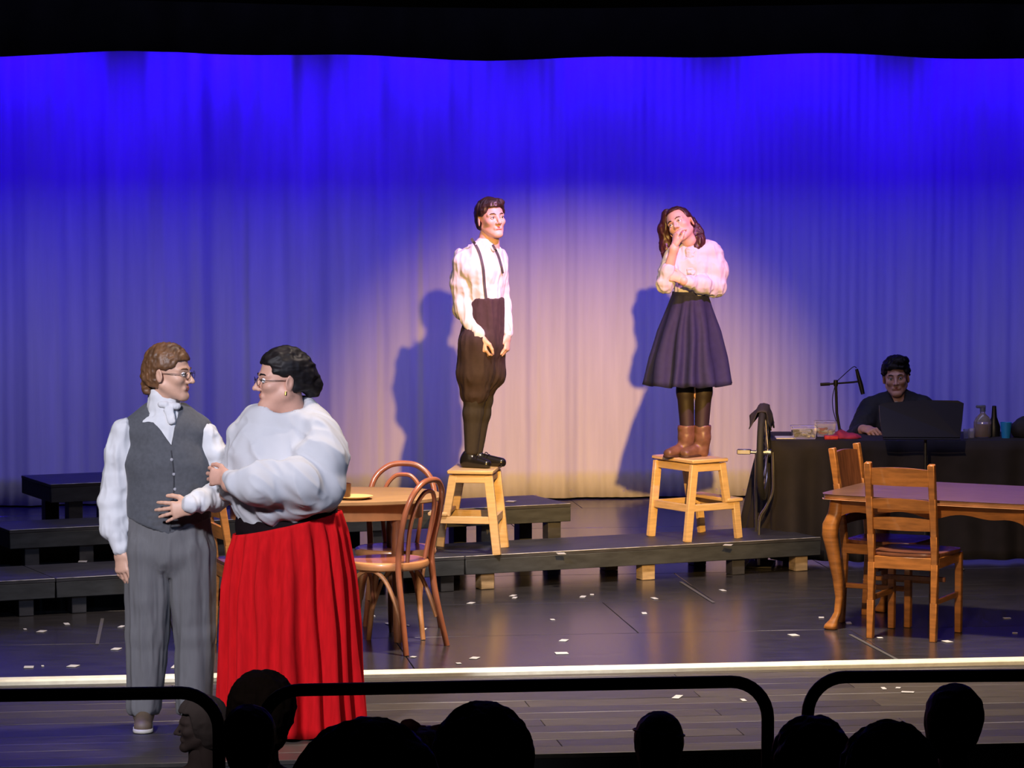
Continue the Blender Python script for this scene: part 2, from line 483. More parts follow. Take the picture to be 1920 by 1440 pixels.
# ------------------------------------------------------------------ platforms (three rising rows)
M_plat = mat('platform_paint', (0.040, 0.040, 0.046), 0.5, var=0.35, scale=7, stretch=(1, 4, 4), bump=0.05)
M_platface = mat('platform_face', (0.036, 0.040, 0.044), 0.6, var=0.3, scale=9, stretch=(1, 4, 4), bump=0.05)
M_edge = mat('worn_edge', (0.45, 0.44, 0.42), 0.6, var=0.5, scale=14)
M_raw = mat('raw_pine', (0.42, 0.30, 0.17), 0.6, var=0.25, scale=12, stretch=(1, 1, 6))
PA = at_z(1540, 1008, 0.2); PB = at_z(872, 1044, 0.2)
PD = (PA - PB); P_LEN = PD.length; PD.normalize(); PN = Vector((-PD.y, PD.x, 0))
P_ROT = math.atan2(PD.y, PD.x)
def platform(a0, a1, off, depth, top, label, legs, raw=(), face=0.088, shade_gap=False):
    """a0..a1 run along the row measured from the right end of the front row"""
    o3 = Vector((PA.x, PA.y, 0)) + PN * off
    L = a1 - a0
    e = empty('platform', o3 + PD * ((a0 + a1) / 2) + PN * (depth / 2), label, 'platform', 'black stage platforms', P_ROT)
    MB().box((0, 0, top - 0.009), (L - 0.004, depth, 0.018), 0.002).build('platform_top', M_plat, e)
    MB().box((0, -depth / 2 + 0.004, top + 0.0015), (L - 0.012, 0.012, 0.003), 0.001).build('edge_strip', M_edge, e)
    z = top - 0.018 - face / 2
    MB().box((0, -depth / 2 + 0.011, z), (L - 0.008, 0.022, face), 0.003).build('front_board', M_platface, e)
    MB().box((0, depth / 2 - 0.011, z), (L - 0.008, 0.022, face), 0.003).build('back_board', M_platface, e)
    for sx in (-1, 1):
        MB().box((sx * (L / 2 - 0.015), 0, z), (0.022, depth - 0.046, face), 0.003).build('side_board', M_platface, e)
    lh = top - 0.018
    if shade_gap: MB().box((0, depth / 2 - 0.15, (z - face / 2) / 2 + 0.002), (L - 0.06, 0.012, z - face / 2 - 0.004), 0.001).build('shade_board', M_black, e)  # added black board stands in for the shade in the gap under the step
    for i, x in enumerate(legs):
        xx = x - (a0 + a1) / 2
        for sy in (-1, 1):
            mb = MB().box((xx, sy * (depth / 2 - 0.068), lh / 2), (0.085, 0.085, lh), 0.003)
            mb.build('leg', M_raw if (i in raw) else M_plat, e)
    return e
platform(-P_LEN, 0, 0.0, 0.64, 0.2, 'front row platform at the right end under the two wooden step stools', [-2.19, -1.15, -0.55, -0.12], raw=(0, 1, 3))
platform(-P_LEN - 2.44, -P_LEN, 0.0, 0.64, 0.2, 'front row platform in the middle, behind the oval table and bentwood chairs', [-P_LEN - 0.1, -P_LEN - 1.2, -P_LEN - 2.3])
platform(-P_LEN - 4.88, -P_LEN - 2.44, 0.0, 0.64, 0.2, 'lowest platform step at the left edge, beside the person in the waistcoat', [-P_LEN - 2.6, -P_LEN - 3.6, -P_LEN - 4.75], shade_gap=True)
platform(-3.8, -1.36, 0.66, 0.56, 0.4, 'raised second row platform behind the pale stool with the person in knickers', [-1.46, -1.9, -2.6, -3.6])
platform(-4.86, -3.8, 0.66, 0.46, 0.4, 'middle platform step at the left, between the lowest and topmost steps', [-4.72, -4.40, -4.0], shade_gap=True)
platform(-4.48, -3.8, 1.13, 0.62, 0.6, 'topmost platform step at the far left against the curtain', [-4.32, -3.98])

# ------------------------------------------------------------------ step stools
M_birch = mat('birch', (0.64, 0.43, 0.215), 0.5, var=0.12, scale=10, stretch=(1, 1, 7), bump=0.02)
def step_stool(loc, rotz, label):
    """the low step lies towards local +X; width runs along Y"""
    e = empty('step_stool', loc, label, 'stool', 'two wooden step stools', rotz)
    W = 0.185                                       # half distance between the leg centres across
    def slat_leg(name, x0, z0, x1, z1, y, w=0.048, d=0.03):
        v = Vector((x1 - x0, 0, z1 - z0)); L = v.length
        R = Matrix.Rotation(math.atan2(v.x, v.z), 3, 'Y')
        MB().box(((x0 + x1) / 2, y, (z0 + z1) / 2), (w, d, L), 0.003, R).build(name, M_birch, e)
    for sy in (-1, 1):
        slat_leg('leg', -0.200, 0.0, -0.150, 0.462, sy * W, 0.05)
        slat_leg('upper_leg', 0.095, 0.225, 0.055, 0.462, sy * W, 0.046)
        slat_leg('step_leg', 0.185, 0.0, 0.160, 0.222, sy * W, 0.046)
        MB().box((-0.005, sy * W, 0.201), (0.37, 0.026, 0.042), 0.003).build('side_rail', M_birch, e)
        MB().box((-0.045, sy * W, 0.440), (0.21, 0.026, 0.044), 0.003).build('upper_rail', M_birch, e)
    MB().box((-0.15, 0, 0.44), (0.022, 2 * W - 0.03, 0.044), 0.002).build('cross_rail', M_birch, e)
    MB().box((0.06, 0, 0.44), (0.022, 2 * W - 0.03, 0.044), 0.002).build('cross_rail', M_birch, e)
    MB().box((0.17, 0, 0.20), (0.022, 2 * W - 0.03, 0.044), 0.002).build('cross_rail', M_birch, e)
    MB().box((-0.18, 0, 0.20), (0.022, 2 * W - 0.03, 0.044), 0.002).build('cross_rail', M_birch, e)
    MB().box((-0.045, 0, 0.481), (0.268, 0.42, 0.022), 0.005).build('top_tread', M_birch, e)
    for k in range(1):
        MB().box((0.145, 0, 0.235), (0.115, 0.42, 0.022), 0.005).build('low_tread', M_birch, e)
    return e
s1 = at_z(875, 1040, 0.2)
STOOL1 = Vector((s1.x, s1.y + 0.19, 0.2))
step_stool(STOOL1, math.radians(180 - 7), 'pale step stool under the black dress shoes, low step to the left')
s2 = Vector((1.045, 20.29, 0)); ud = Vector((0.832, 0.555, 0)); wd = Vector((-0.49, 0.86, 0)).normalized()
s2c = s2 + ud * 0.19 + wd * 0.185
STOOL2 = Vector((s2c.x, s2c.y, 0.2))
step_stool(STOOL2, math.radians(33.7), 'pale step stool under the brown boots, corner towards the audience')

# ------------------------------------------------------------------ ladder-back chairs
M_oak = mat('orange_oak', (0.36, 0.135, 0.028), 0.38, var=0.3, scale=9, stretch=(1, 1, 6), bump=0.03, coat=0.2)
M_oakdark = mat('dark_oak', (0.16, 0.055, 0.02), 0.4, var=0.3, scale=9, stretch=(6, 1, 1), bump=0.03, coat=0.2)
M_seatwood = mat('seat_wood', (0.17, 0.06, 0.028), 0.35, var=0.3, scale=9, stretch=(1, 6, 1), coat=0.3)
def ladder_chair(loc, rotz, label, panel=False, top=0.925):
    """faces local +Y"""
    e = empty('wooden_chair', loc, label, 'chair', 'wooden dining chairs', rotz)
    hw = 0.172; zs = 0.45
    def yb(z): return -0.185 - max(0, (z - 0.45)) * 0.16 - max(0, 0.4 - z) * 0.05
    for s in (-1, 1):
        pts = [Vector((s * hw, yb(z), z)) for z in (0.0, 0.2, 0.4, 0.55, 0.75, top)]
        mb = MB()
        for a, b in zip(pts[:-1], pts[1:]):
            v = b - a; R = Matrix.Rotation(math.atan2(-v.y, v.z), 3, 'X')
            mb.box((a + b) / 2, (0.036, 0.036, v.length + 0.006), 0.004, R)
        mb.build('back_leg', M_oak, e)
        MB().box((s * 0.185, 0.185, 0.215), (0.036, 0.036, 0.43), 0.004).build('front_leg', M_oak, e)
        MB().box((s * 0.180, 0.0, 0.405), (0.022, 0.35, 0.055), 0.003).build('side_rail', M_oak, e)
        MB().box((s * 0.180, 0.0, 0.205), (0.018, 0.35, 0.028), 0.003).build('stretcher', M_oak, e)
    MB().box((0, 0.185, 0.405), (0.335, 0.022, 0.055), 0.003).build('front_rail', M_oak, e)
    MB().box((0, -0.19, 0.40), (0.31, 0.022, 0.066), 0.003).build('back_rail', M_oak, e)
    MB().box((0, 0.0, 0.30), (0.34, 0.018, 0.026), 0.003).build('cross_stretcher', M_oakdark, e)
    st = MB()
    n = 14; prof = []
    for (f, z) in ((1.0, 0.434), (1.015, 0.443), (1.0, 0.452), (0.9, 0.453), (0.6, 0.447), (0.0001, 0.445)): prof.append((f, z))
    V = []; Fc = []
    N = 32
    for (f, z) in prof:
        for k in range(N):
            a = 2 * math.pi * k / N; c, s_ = math.cos(a), math.sin(a)
            q = (abs(c) ** 6 + abs(s_) ** 6) ** (-1 / 6)
            y = s_ * q * 0.205; x = c * q * (0.195 + 0.02 * (y / 0.2))
            V.append((x * f, y * f + 0.005, z))
    for i in range(len(prof) - 1):
        for k in range(N): Fc.append((i * N + k, i * N + (k + 1) % N, (i + 1) * N + (k + 1) % N, (i + 1) * N + k))
    Fc.append(tuple(range(N))[::-1])
    st.add(V, Fc); st.build('seat', M_seatwood, e)
    def slat(z0, z1, name, m):
        zc = (z0 + z1) / 2; V = []; Fc = []; nn = 12
        for j, (zz, dy) in enumerate(((z0, 0), (z1, 0))):
            for i in range(nn + 1):
                t = i / nn * 2 - 1; x = t * (hw - 0.012); bow = -0.02 * (1 - t * t)
                y = yb(zz) + bow
                V.append((x, y - 0.009, zz + (0.010 * (1 - t * t) if j else 0))); V.append((x, y + 0.009, zz + (0.010 * (1 - t * t) if j else 0)))
        w = 2 * (nn + 1)
        for i in range(nn):
            a = 2 * i
            Fc += [(a, a + 2, a + w + 2, a + w), (a + 1, a + w + 1, a + w + 3, a + 3), (a, a + 1, a + 3, a + 2), (a + w, a + w + 2, a + w + 3, a + w + 1)]
        Fc += [(0, w, w + 1, 1), (w - 2, w - 1, 2 * w - 1, 2 * w - 2)]
        MB().add(V, Fc).build(name, m, e)
    if panel:
        slat(0.66, top - 0.03, 'back_panel', M_oakdark)
        slat(0.53, 0.57, 'back_slat', M_oakdark)
    else:
        slat(top - 0.115, top - 0.028, 'back_slat', M_oak)
        slat(0.685, 0.735, 'back_slat', M_oak)
        slat(0.575, 0.635, 'back_slat', M_oak)
    return e
ladder_chair((2.117, 17.84, 0), math.radians(-24.8), 'wooden ladder-back chair in front of the cabriole-leg table, back to the audience')
ladder_chair((2.04, 18.36, 0), math.radians(-118), 'wooden chair with a dark solid back tucked under the left end of the cabriole-leg table', panel=True, top=0.94)
ladder_chair((-1.30, 17.42, 0), math.radians(-72), 'wooden chair at the left end of the oval table, glimpsed between the couple')

# ------------------------------------------------------------------ cabriole-leg table at the right
M_tabtop = mat('table_top', (0.12, 0.060, 0.042), 0.36, var=0.25, scale=6, stretch=(1, 7, 1), coat=0.0)
M_tablip = mat('table_lip', (0.50, 0.26, 0.12), 0.35, var=0.2, scale=10, coat=0.3)
def cabriole_table(loc, rotz, L, W, H):
    e = empty('dining_table', loc, 'orange-brown dining table with cabriole legs and scalloped apron at the right', 'table', None, rotz)
    def outline(f, n=64):
        pts = []
        for k in range(n):
            a = 2 * math.pi * k / n; c, s = math.cos(a), math.sin(a)
            q = (abs(c) ** 14 + abs(s) ** 14) ** (-1 / 14)
            x = c * q * L / 2; y = s * q * W / 2
            y += 0.012 * math.copysign(1, y) * math.cos(x / L * math.pi) if abs(y) > W * 0.4 else 0
            pts.append((x + math.copysign(f, x), y + math.copysign(f, y)))
        return pts
    n = 64; V = []; F = []
    rings = [(-0.012, H - 0.026), (0.0, H - 0.024), (0.006, H - 0.014), (0.0, H - 0.004), (-0.008, H)]
    for (f, z) in rings: V += [(x, y, z) for x, y in outline(f)]
    for i in range(len(rings) - 1):
        for k in range(n): F.append((i * n + k, i * n + (k + 1) % n, (i + 1) * n + (k + 1) % n, (i + 1) * n + k))
    F.append(tuple(range(n))[::-1])
    MB().add(V, F).build('table_edge', M_tablip, e)
    V = [(x, y, H - 0.002) for x, y in outline(-0.0075)] + [(x, y, H + 0.0015) for x, y in outline(-0.011)]
    F = [(k, (k + 1) % n, n + (k + 1) % n, n + k) for k in range(n)] + [tuple(range(n, 2 * n))]
    MB().add(V, F).build('tabletop', M_tabtop, e)
    lx, ly = L / 2 - 0.075, W / 2 - 0.075
    def apron(length):
        m = 40; top = []; bot = []
        for i in range(m + 1):
            t = i / m * 2 - 1
            a = abs(t)
            d = 0.062 + 0.055 * max(0, (a - 0.72) / 0.28) ** 1.6 + 0.010 * math.cos(a * 3.2 * math.pi) + 0.012 * math.exp(-(a / 0.12) ** 2)
            top.append((t * length / 2, H - 0.026)); bot.append((t * length / 2, H - 0.026 - d))
        return top + bot[::-1]
    for s in (-1, 1):
        MB().prism(apron(2 * lx), -0.011, 0.011, (0, s * (ly + 0.012), 0)).build('apron', M_oak, e)
        MB().prism(apron(2 * ly), -0.011, 0.011, (s * (lx + 0.012), 0, 0), Matrix.Rotation(math.pi / 2, 3, 'Z')).build('apron', M_oak, e)
    prof = [(H - 0.026, 0.0, 0.036), (H - 0.10, 0.006, 0.040), (H - 0.16, 0.026, 0.043), (H - 0.22, 0.030, 0.040), (H - 0.32, 0.016, 0.033), (H - 0.45, -0.002, 0.027),
            (0.17, -0.010, 0.021), (0.09, -0.004, 0.019), (0.05, 0.010, 0.024), (0.025, 0.022, 0.034), (0.008, 0.024, 0.036), (0.0, 0.022, 0.030)]
    for sx in (-1, 1):
        for sy in (-1, 1):
            V = []; F = []; N = 16
            for (z, out, r) in prof:
                for k in range(N):
                    a = 2 * math.pi * k / N; c, s = math.cos(a), math.sin(a)
                    q = (abs(c) ** 3.2 + abs(s) ** 3.2) ** (-1 / 3.2)
                    V.append((sx * (lx + out) + c * q * r, sy * (ly + out) + s * q * r, z))
            for i in range(len(prof) - 1):
                for k in range(N): F.append((i * N + k, (i + 1) * N + k, (i + 1) * N + (k + 1) % N, i * N + (k + 1) % N))
            F.append(tuple(range(N))); F.append(tuple(range((len(prof) - 1) * N, len(prof) * N))[::-1])
            MB().add(V, F).build('leg', M_oak, e, angle=60)
    return e
TB_ROT = math.radians(-27)
tdx = Vector((math.cos(TB_ROT), math.sin(TB_ROT), 0)); tdy = Vector((-math.sin(TB_ROT), math.cos(TB_ROT), 0))
TB_L, TB_W, TB_H = 1.22, 0.86, 0.725
tcen = Vector((1.63, 18.02, 0)) + tdx * TB_L / 2 + tdy * TB_W / 2
cabriole_table(tcen, TB_ROT, TB_L, TB_W, TB_H)

# ------------------------------------------------------------------ bentwood chairs and oval table
M_bent = mat('bentwood', (0.34, 0.11, 0.05), 0.3, var=0.25, scale=8, coat=0.4)
M_bentlt = mat('bentwood_light', (0.48, 0.21, 0.08), 0.35, var=0.25, scale=8, coat=0.3)
def bentwood_chair(loc, rotz, label):
    e = empty('bentwood_chair', loc, label, 'chair', 'bentwood chairs', rotz)
    R = 0.2; zs = 0.455
    ring = [(R * math.cos(a), R * math.sin(a), zs - 0.018) for a in [2 * math.pi * k / 32 for k in range(32)]]
    MB().tube(ring, 0.022, 8, closed=True, flat=(0.8, 1.0)).build('seat_ring', M_bentlt, e)
    MB().lathe([(0.0001, zs - 0.012), (0.15, zs - 0.008), (0.196, zs - 0.004), (0.196, zs + 0.003), (0.15, zs + 0.001), (0.0001, zs - 0.004)], 32).build('seat', M_bent, e)
    hoop = catmull([(-0.205, -0.235, 0), (-0.175, -0.19, 0.25), (-0.165, -0.165, 0.46), (-0.178, -0.20, 0.66), (-0.155, -0.235, 0.79), (-0.085, -0.255, 0.860), (0, -0.260, 0.876),
                    (0.085, -0.255, 0.860), (0.155, -0.235, 0.79), (0.178, -0.20, 0.66), (0.165, -0.165, 0.46), (0.175, -0.19, 0.25), (0.205, -0.235, 0)], 6)
    MB().tube(hoop, 0.0155, 10).build('back_hoop', M_bent, e)
    inner = catmull([(-0.085, -0.172, 0.46), (-0.105, -0.197, 0.62), (-0.095, -0.225, 0.74), (-0.05, -0.243, 0.805), (0, -0.246, 0.818), (0.05, -0.243, 0.805), (0.095, -0.225, 0.74), (0.105, -0.197, 0.62), (0.085, -0.172, 0.46)], 6)
    MB().tube(inner, 0.0115, 8).build('inner_hoop', M_bent, e)
    for s in (-1, 1):
        leg = catmull([(s * 0.135, 0.135, 0.44), (s * 0.150, 0.165, 0.30), (s * 0.165, 0.195, 0.15), (s * 0.185, 0.225, 0.0)], 5)
        MB().tube(leg, [0.019 - 0.006 * i / (len(leg) - 1) for i in range(len(leg))], 10).build('front_leg', M_bentlt, e)
        arch = catmull([(s * 0.160, 0.185, 0.17), (s * 0.163, 0.13, 0.31), (s * 0.168, 0.06, 0.395), (s * 0.170, -0.02, 0.415), (s * 0.170, -0.09, 0.37), (s * 0.172, -0.150, 0.26), (s * 0.178, -0.188, 0.15)], 5)
        MB().tube(arch, 0.0115, 8).build('side_brace', M_bentlt, e)
    fr = catmull([(-0.152, 0.175, 0.20), (-0.12, 0.172, 0.34), (-0.05, 0.176, 0.405), (0.05, 0.176, 0.405), (0.12, 0.172, 0.34), (0.152, 0.175, 0.20)], 5)
    MB().tube(fr, 0.0105, 8).build('front_brace', M_bent, e)
    return e
bentwood_chair((-0.64, 17.385, 0), math.radians(61), 'brown bentwood chair at the right end of the oval table, nearest the red skirt')
bentwood_chair((-0.615, 17.90, 0), math.radians(172), 'brown bentwood chair behind the oval table, its round back facing the curtain')

M_tan = mat('tan_table', (0.30, 0.165, 0.07), 0.65, var=0.15, scale=5, stretch=(1, 6, 1), spec=0.15)
def oval_table(loc, rotz):
    e = empty('oval_table', loc, 'tan oval wooden table behind the red skirt', 'table', None, rotz)
    H = 0.755; L, W = 0.60, 0.38; N = 56
    def ring(f, z):
        out = []
        for k in range(N):
            a = 2 * math.pi * k / N; c, s = math.cos(a), math.sin(a); q = (abs(c) ** 2.7 + abs(s) ** 2.7) ** (-1 / 2.7)
            out.append((c * q * (L + f), s * q * (W + f), z))
        return out
    V = ring(-0.008, H - 0.026) + ring(0, H - 0.02) + ring(0, H - 0.005) + ring(-0.006, H)
    F = []
    for i in range(3):
        for k in range(N): F.append((i * N + k, i * N + (k + 1) % N, (i + 1) * N + (k + 1) % N, (i + 1) * N + k))
    F += [tuple(range(N))[::-1], tuple(range(3 * N, 4 * N))]
    MB().add(V, F).build('tabletop', M_tan, e)
    V = ring(-0.10, H - 0.027) + ring(-0.10, H - 0.115) + ring(-0.125, H - 0.115) + ring(-0.125, H - 0.027); F = []
    for i in range(4):
        j = (i + 1) % 4
        for k in range(N): F.append((i * N + k, j * N + k, j * N + (k + 1) % N, i * N + (k + 1) % N))
    MB().add(V, F).build('apron', M_bentlt, e)
    for sx in (-1, 1):
        for sy in (-1, 1):
            MB().lathe([(0.020, 0), (0.024, 0.05), (0.030, 0.4), (0.034, 0.55), (0.030, 0.6), (0.036, 0.62), (0.036, H - 0.026)], 14, (sx * 0.36, sy * 0.19, 0)).build('leg', M_oakdark, e)
    return e
OT = Vector((-0.97, 17.72, 0))
oval_table(OT, math.radians(6))
p = at_y(645, 935, 17.55)
cup = MB().lathe([(0.0001, 0.0), (0.030, 0.0), (0.033, 0.004), (0.037, 0.075), (0.034, 0.075), (0.029, 0.008), (0.0001, 0.007)], 20)
cpos = (p.x, 17.55, 0.755)
cup_e = empty('mug', cpos, 'small brown mug standing on the tan oval table', 'mug')
cup.build('mug_body', mat('brown_glaze', (0.10, 0.035, 0.015), 0.35), cup_e)
MB().tube(catmull([(-0.034, 0, 0.06), (-0.058, 0, 0.052), (-0.056, 0, 0.026), (-0.031, 0, 0.018)], 5), 0.0045, 8).build('handle', MATS['brown_glaze'], cup_e)
p = at_y(668, 940, 17.50)
pl = MB().lathe([(0.0001, 0.0), (0.055, 0.0), (0.095, 0.013), (0.098, 0.016), (0.092, 0.016), (0.055, 0.005), (0.0001, 0.004)], 28)
pe = pl.build('plate', mat('yellow_plate', (0.72, 0.48, 0.16), 0.4)); pe.location = (p.x - 0.01, 17.49, 0.7555)
tag(pe, 'flat yellow plate beside the brown mug on the oval table', 'plate')

# ------------------------------------------------------------------ black draped table with its things
M_cloth = mat('black_cloth', (0.017, 0.014, 0.016), 0.9, var=0.3, scale=6)
BT_H = 0.75
bt0 = at_y(1447, 828, 20.95)
BT_X0, BT_Y0, BT_X1, BT_Y1 = bt0.x, 20.95, 3.75, 21.62
bt = empty('draped_table', ((BT_X0 + BT_X1) / 2, (BT_Y0 + BT_Y1) / 2, 0), 'long table under a floor-length black cloth at the right', 'table')
hx, hy = (BT_X1 - BT_X0) / 2, (BT_Y1 - BT_Y0) / 2
# cloth: a top and a pleated skirt round three sides
per = []
def walk(a, b, n):
    for i in range(n): per.append((Vector(a).lerp(Vector(b), i / n), (Vector(b) - Vector(a)).normalized()))
walk((-hx, hy, 0), (-hx, -hy, 0), 50); walk((-hx, -hy, 0), (hx, -hy, 0), 170); walk((hx, -hy, 0), (hx, hy, 0), 50); per.append((Vector((hx, hy, 0)), Vector((0, 1, 0))))
V = []; F = []; m = 12
for j in range(m + 1):
    t = j / m
    for i, (p, d) in enumerate(per):
        nrm = Vector((d.y, -d.x, 0)); s = i * 0.0135
        w = 0.034 * t ** 0.6 * (math.sin(s * 27 + 1.3 * math.sin(s * 5)) + 0.6 * math.sin(s * 15.3 + 1)) + 0.035 * t
        if i < 95: w = w * 1.7 + 0.03 * t
        q = p + nrm * w
        V.append((q.x, q.y, BT_H - 0.002 - (BT_H - 0.02) * t))
n = len(per)
for j in range(m):
    for i in range(n - 1):
        a = j * n + i; F.append((a, a + 1, a + n + 1, a + n))
me = bpy.data.meshes.new('table_skirt'); me.from_pydata(V, [], F); me.polygons.foreach_set('use_smooth', [True] * len(F)); me.materials.append(M_cloth)
o = link_mesh('cloth_skirt', me, bt); md = o.modifiers.new('cloth', 'SOLIDIFY'); md.thickness = 0.004
MB().box((0, 0, BT_H - 0.004), (2 * hx + 0.006, 2 * hy + 0.006, 0.008), 0.003).build('cloth_top', M_cloth, bt)
MB().box((0, 0, BT_H - 0.024), (2 * hx - 0.02, 2 * hy - 0.02, 0.03), 0.003).build('board', M_black, bt)
for sx in (-1, 1):
    for sy in (-1, 1):
        MB().box((sx * (hx - 0.1), sy * (hy - 0.08), (BT_H - 0.04) / 2), (0.04, 0.04, BT_H - 0.04), 0.003).build('leg', M_black, bt)

M_clear = mat('clear_plastic', (0.95, 0.95, 0.97), 0.08, trans=0.85, spec=0.5)
M_white = mat('white_card', (0.75, 0.72, 0.68), 0.6)
M_red = mat('red_things', (0.62, 0.04, 0.06), 0.5, var=0.3, scale=30)
M_pinkred = mat('pink_red_cloth', (0.42, 0.03, 0.09), 0.8, var=0.3, scale=14)
M_metal = mat('black_metal', (0.012, 0.012, 0.013), 0.4, metal=0.3)
M_chrome = mat('dull_chrome', (0.55, 0.53, 0.50), 0.3, metal=1.0)
def tub(px, y, w, d, h, label, fill_m, fill2):
    p = at_y(px, 820, y)
    e = empty('plastic_tub', (p.x, y, BT_H), label, 'tub', 'clear plastic tubs on the black table')
    def shell(f0, f1, z0, z1): return [(-w / 2 * f0, -d / 2 * f0, z0), (w / 2 * f0, -d / 2 * f0, z0), (w / 2 * f0, d / 2 * f0, z0), (-w / 2 * f0, d / 2 * f0, z0)], [(-w / 2 * f1, -d / 2 * f1, z1), (w / 2 * f1, -d / 2 * f1, z1), (w / 2 * f1, d / 2 * f1, z1), (-w / 2 * f1, d / 2 * f1, z1)]
    o0, o1 = shell(0.86, 1.0, 0.001, h); i0, i1 = shell(0.83, 0.965, 0.005, h)
    V = o0 + o1 + i0 + i1
    F = [(3, 2, 1, 0), (8, 9, 10, 11)]
    for k in range(4):
        j = (k + 1) % 4
        F += [(k, j, 4 + j, 4 + k), (8 + k, 12 + k, 12 + j, 8 + j), (4 + k, 4 + j, 12 + j, 12 + k)]
    MB().add(V, F).build('tub_shell', M_clear, e, smooth=False)
    mb = MB().tube([(-w / 2, -d / 2, h), (w / 2, -d / 2, h), (w / 2, d / 2, h), (-w / 2, d / 2, h)], 0.004, 6, closed=True)
    mb.build('rim', M_clear, e)
    r2 = random.Random(int(px))
    for k in range(12):
        x = r2.uniform(-w * 0.34, w * 0.34); y_ = r2.uniform(-d * 0.30, d * 0.30); z = 0.02 + 0.012 * (k // 4)
        R = Matrix.Rotation(r2.uniform(0, 3), 3, 'Z') @ Matrix.Rotation(r2.uniform(-0.5, 0.5), 3, 'X')
        MB().box((x, y_, z), (0.05, 0.022, 0.016), 0.004, R).build('content_piece', fill_m if k % 2 else fill2, e)
    return e
tub(1507, 21.12, 0.155, 0.15, 0.075, 'clear plastic tub with black and white pieces on the draped table', M_white, M_black)
tub(1547, 21.30, 0.125, 0.15, 0.088, 'clear plastic tub with red contents beside the microphone stand', M_red, M_white)
p = at_y(1588, 822, 21.14)
V, Q = SDF((-0.12, -0.1, -0.01), (0.12, 0.1, 0.07), 0.006).ell((0, 0, 0.0), (0.095, 0.07, 0.036), k=0.02).ell((-0.04, 0.0, 0.02), (0.04, 0.05, 0.03), k=0.02).cut((0, 0, 0.0), (0, 0, -1)).mesh()
V = wrinkle(relax(V, Q, 1), Q, 0.008, (22, 22, 22), 3); V[:, 2] = np.maximum(V[:, 2], 0)
o = link_mesh('red_cloth', np_mesh('red_cloth', V, Q, M_pinkred)); o.location = (p.x, 21.14, BT_H)
tag(o, 'crumpled dark pink cloth lying on the draped table before the seated person', 'cloth')
p = at_y(1520, 828, 20.99)
o = MB().box((0, 0, 0.006), (0.085, 0.055, 0.012), 0.003).build('red_box', M_red); o.location = (at_y(1558, 824, 21.06).x, 21.06, BT_H)
o.data.transform(Matrix.Scale(2.0, 4, (0, 0, 1)))
tag(o, 'flat bright red box on the draped table left of the microphone stand', 'box')
o = MB().box((0, 0, 0.003), (0.12, 0.16, 0.006), 0.001).build('paper_sheet', M_white); o.location = (at_y(1472, 824, 21.15).x, 21.15, BT_H)
tag(o, 'white sheet of paper at the left end of the draped table', 'paper')

# microphone on a boom stand
ms = at_y(1575, 826, 21.22)
e = empty('microphone_stand', (ms.x, 21.22, BT_H), 'black boom microphone stand standing on the draped table', 'microphone stand')
def rel(px, py, dy=0.0):
    q = at_y(px, py, 21.22 + dy); return (q.x - ms.x, dy, q.z - BT_H)
MB().lathe([(0.0001, 0), (0.055, 0), (0.058, 0.006), (0.045, 0.014), (0.016, 0.022), (0.012, 0.05), (0.0001, 0.05)], 22).build('base', M_metal, e)
MB().tube([(0, 0, 0.03), rel(1569, 775), rel(1567, 716)], 0.009, 10).build('pole', M_metal, e)
MB().tube([rel(1538, 721), rel(1556, 720)], 0.010, 8).build('counterweight', M_metal, e)
MB().tube([rel(1550, 720.5), rel(1600, 716.5), rel(1611, 715)], 0.006, 8).build('boom', M_metal, e)
MB().lathe([(0.013, -0.02), (0.015, 0), (0.013, 0.018), (0.0001, 0.02)], 12, rel(1567, 718)).build('clutch', M_metal, e)
MB().tube([rel(1606, 692), rel(1609, 704), rel(1614, 722), rel(1618, 739)], [0.010, 0.012, 0.015, 0.013], 12).build('microphone', M_metal, e)
MB().tube(catmull([rel(1569, 715), rel(1580, 705), rel(1591, 695), rel(1601, 687.5), rel(1606, 690)], 5), 0.003, 6).build('cable', M_metal, e)
MB().tube(catmull([rel(1566, 722), rel(1561, 745, -0.02), rel(1562, 768, -0.02), rel(1568, 790, 0)], 5), 0.003, 6).build('hanging_cable', M_metal, e)

# music stand in front of the draped table
mp = at_z(1735, 1078, 0.0); mY = 20.62; mp = Vector((at_y(1735, 900, mY).x, mY, 0))
e = empty('music_stand', (mp.x, mY, 0), 'black music stand with a wide desk in front of the seated person', 'music stand')
def rel2(px, py, dy=0.0):
    q = at_y(px, py, mY + dy); return Vector((q.x - mp.x, dy, q.z))
c = [rel2(1655, 820, -0.03), rel2(1800, 821, -0.03), rel2(1807, 757, 0.09), rel2(1648, 760, 0.09)]
nrm = (c[1] - c[0]).cross(c[3] - c[0]).normalized() * 0.006
mid = rel2(1735, 751, 0.095)
poly = [c[0], c[1], rel2(1804, 790, 0.03), c[2], rel2(1796, 752, 0.095), mid, rel2(1660, 756, 0.095), c[3], rel2(1650, 790, 0.03)]
n = len(poly)
MB().add([p - nrm for p in poly] + [p + nrm for p in poly], [tuple(range(n))[::-1], tuple(range(n, 2 * n))] + [(k, (k + 1) % n, n + (k + 1) % n, n + k) for k in range(n)]).build('desk', M_metal, e, smooth=False)
lip = [rel2(1655, 822, -0.03), rel2(1800, 823, -0.03)]
MB().tube([lip[0] + Vector((0, -0.02, 0)), lip[1] + Vector((0, -0.02, 0))], 0.011, 6, flat=(2.2, 0.5)).build('lip', mat('dark_grey_metal', (0.03, 0.03, 0.032), 0.5, metal=0.3), e)
MB().tube([rel2(1735, 790, 0.045), rel2(1735, 830, 0.02), (0, 0, 0.55), (0, 0, 0.12)], 0.010, 10).build('pole', MATS['dark_grey_metal'], e)
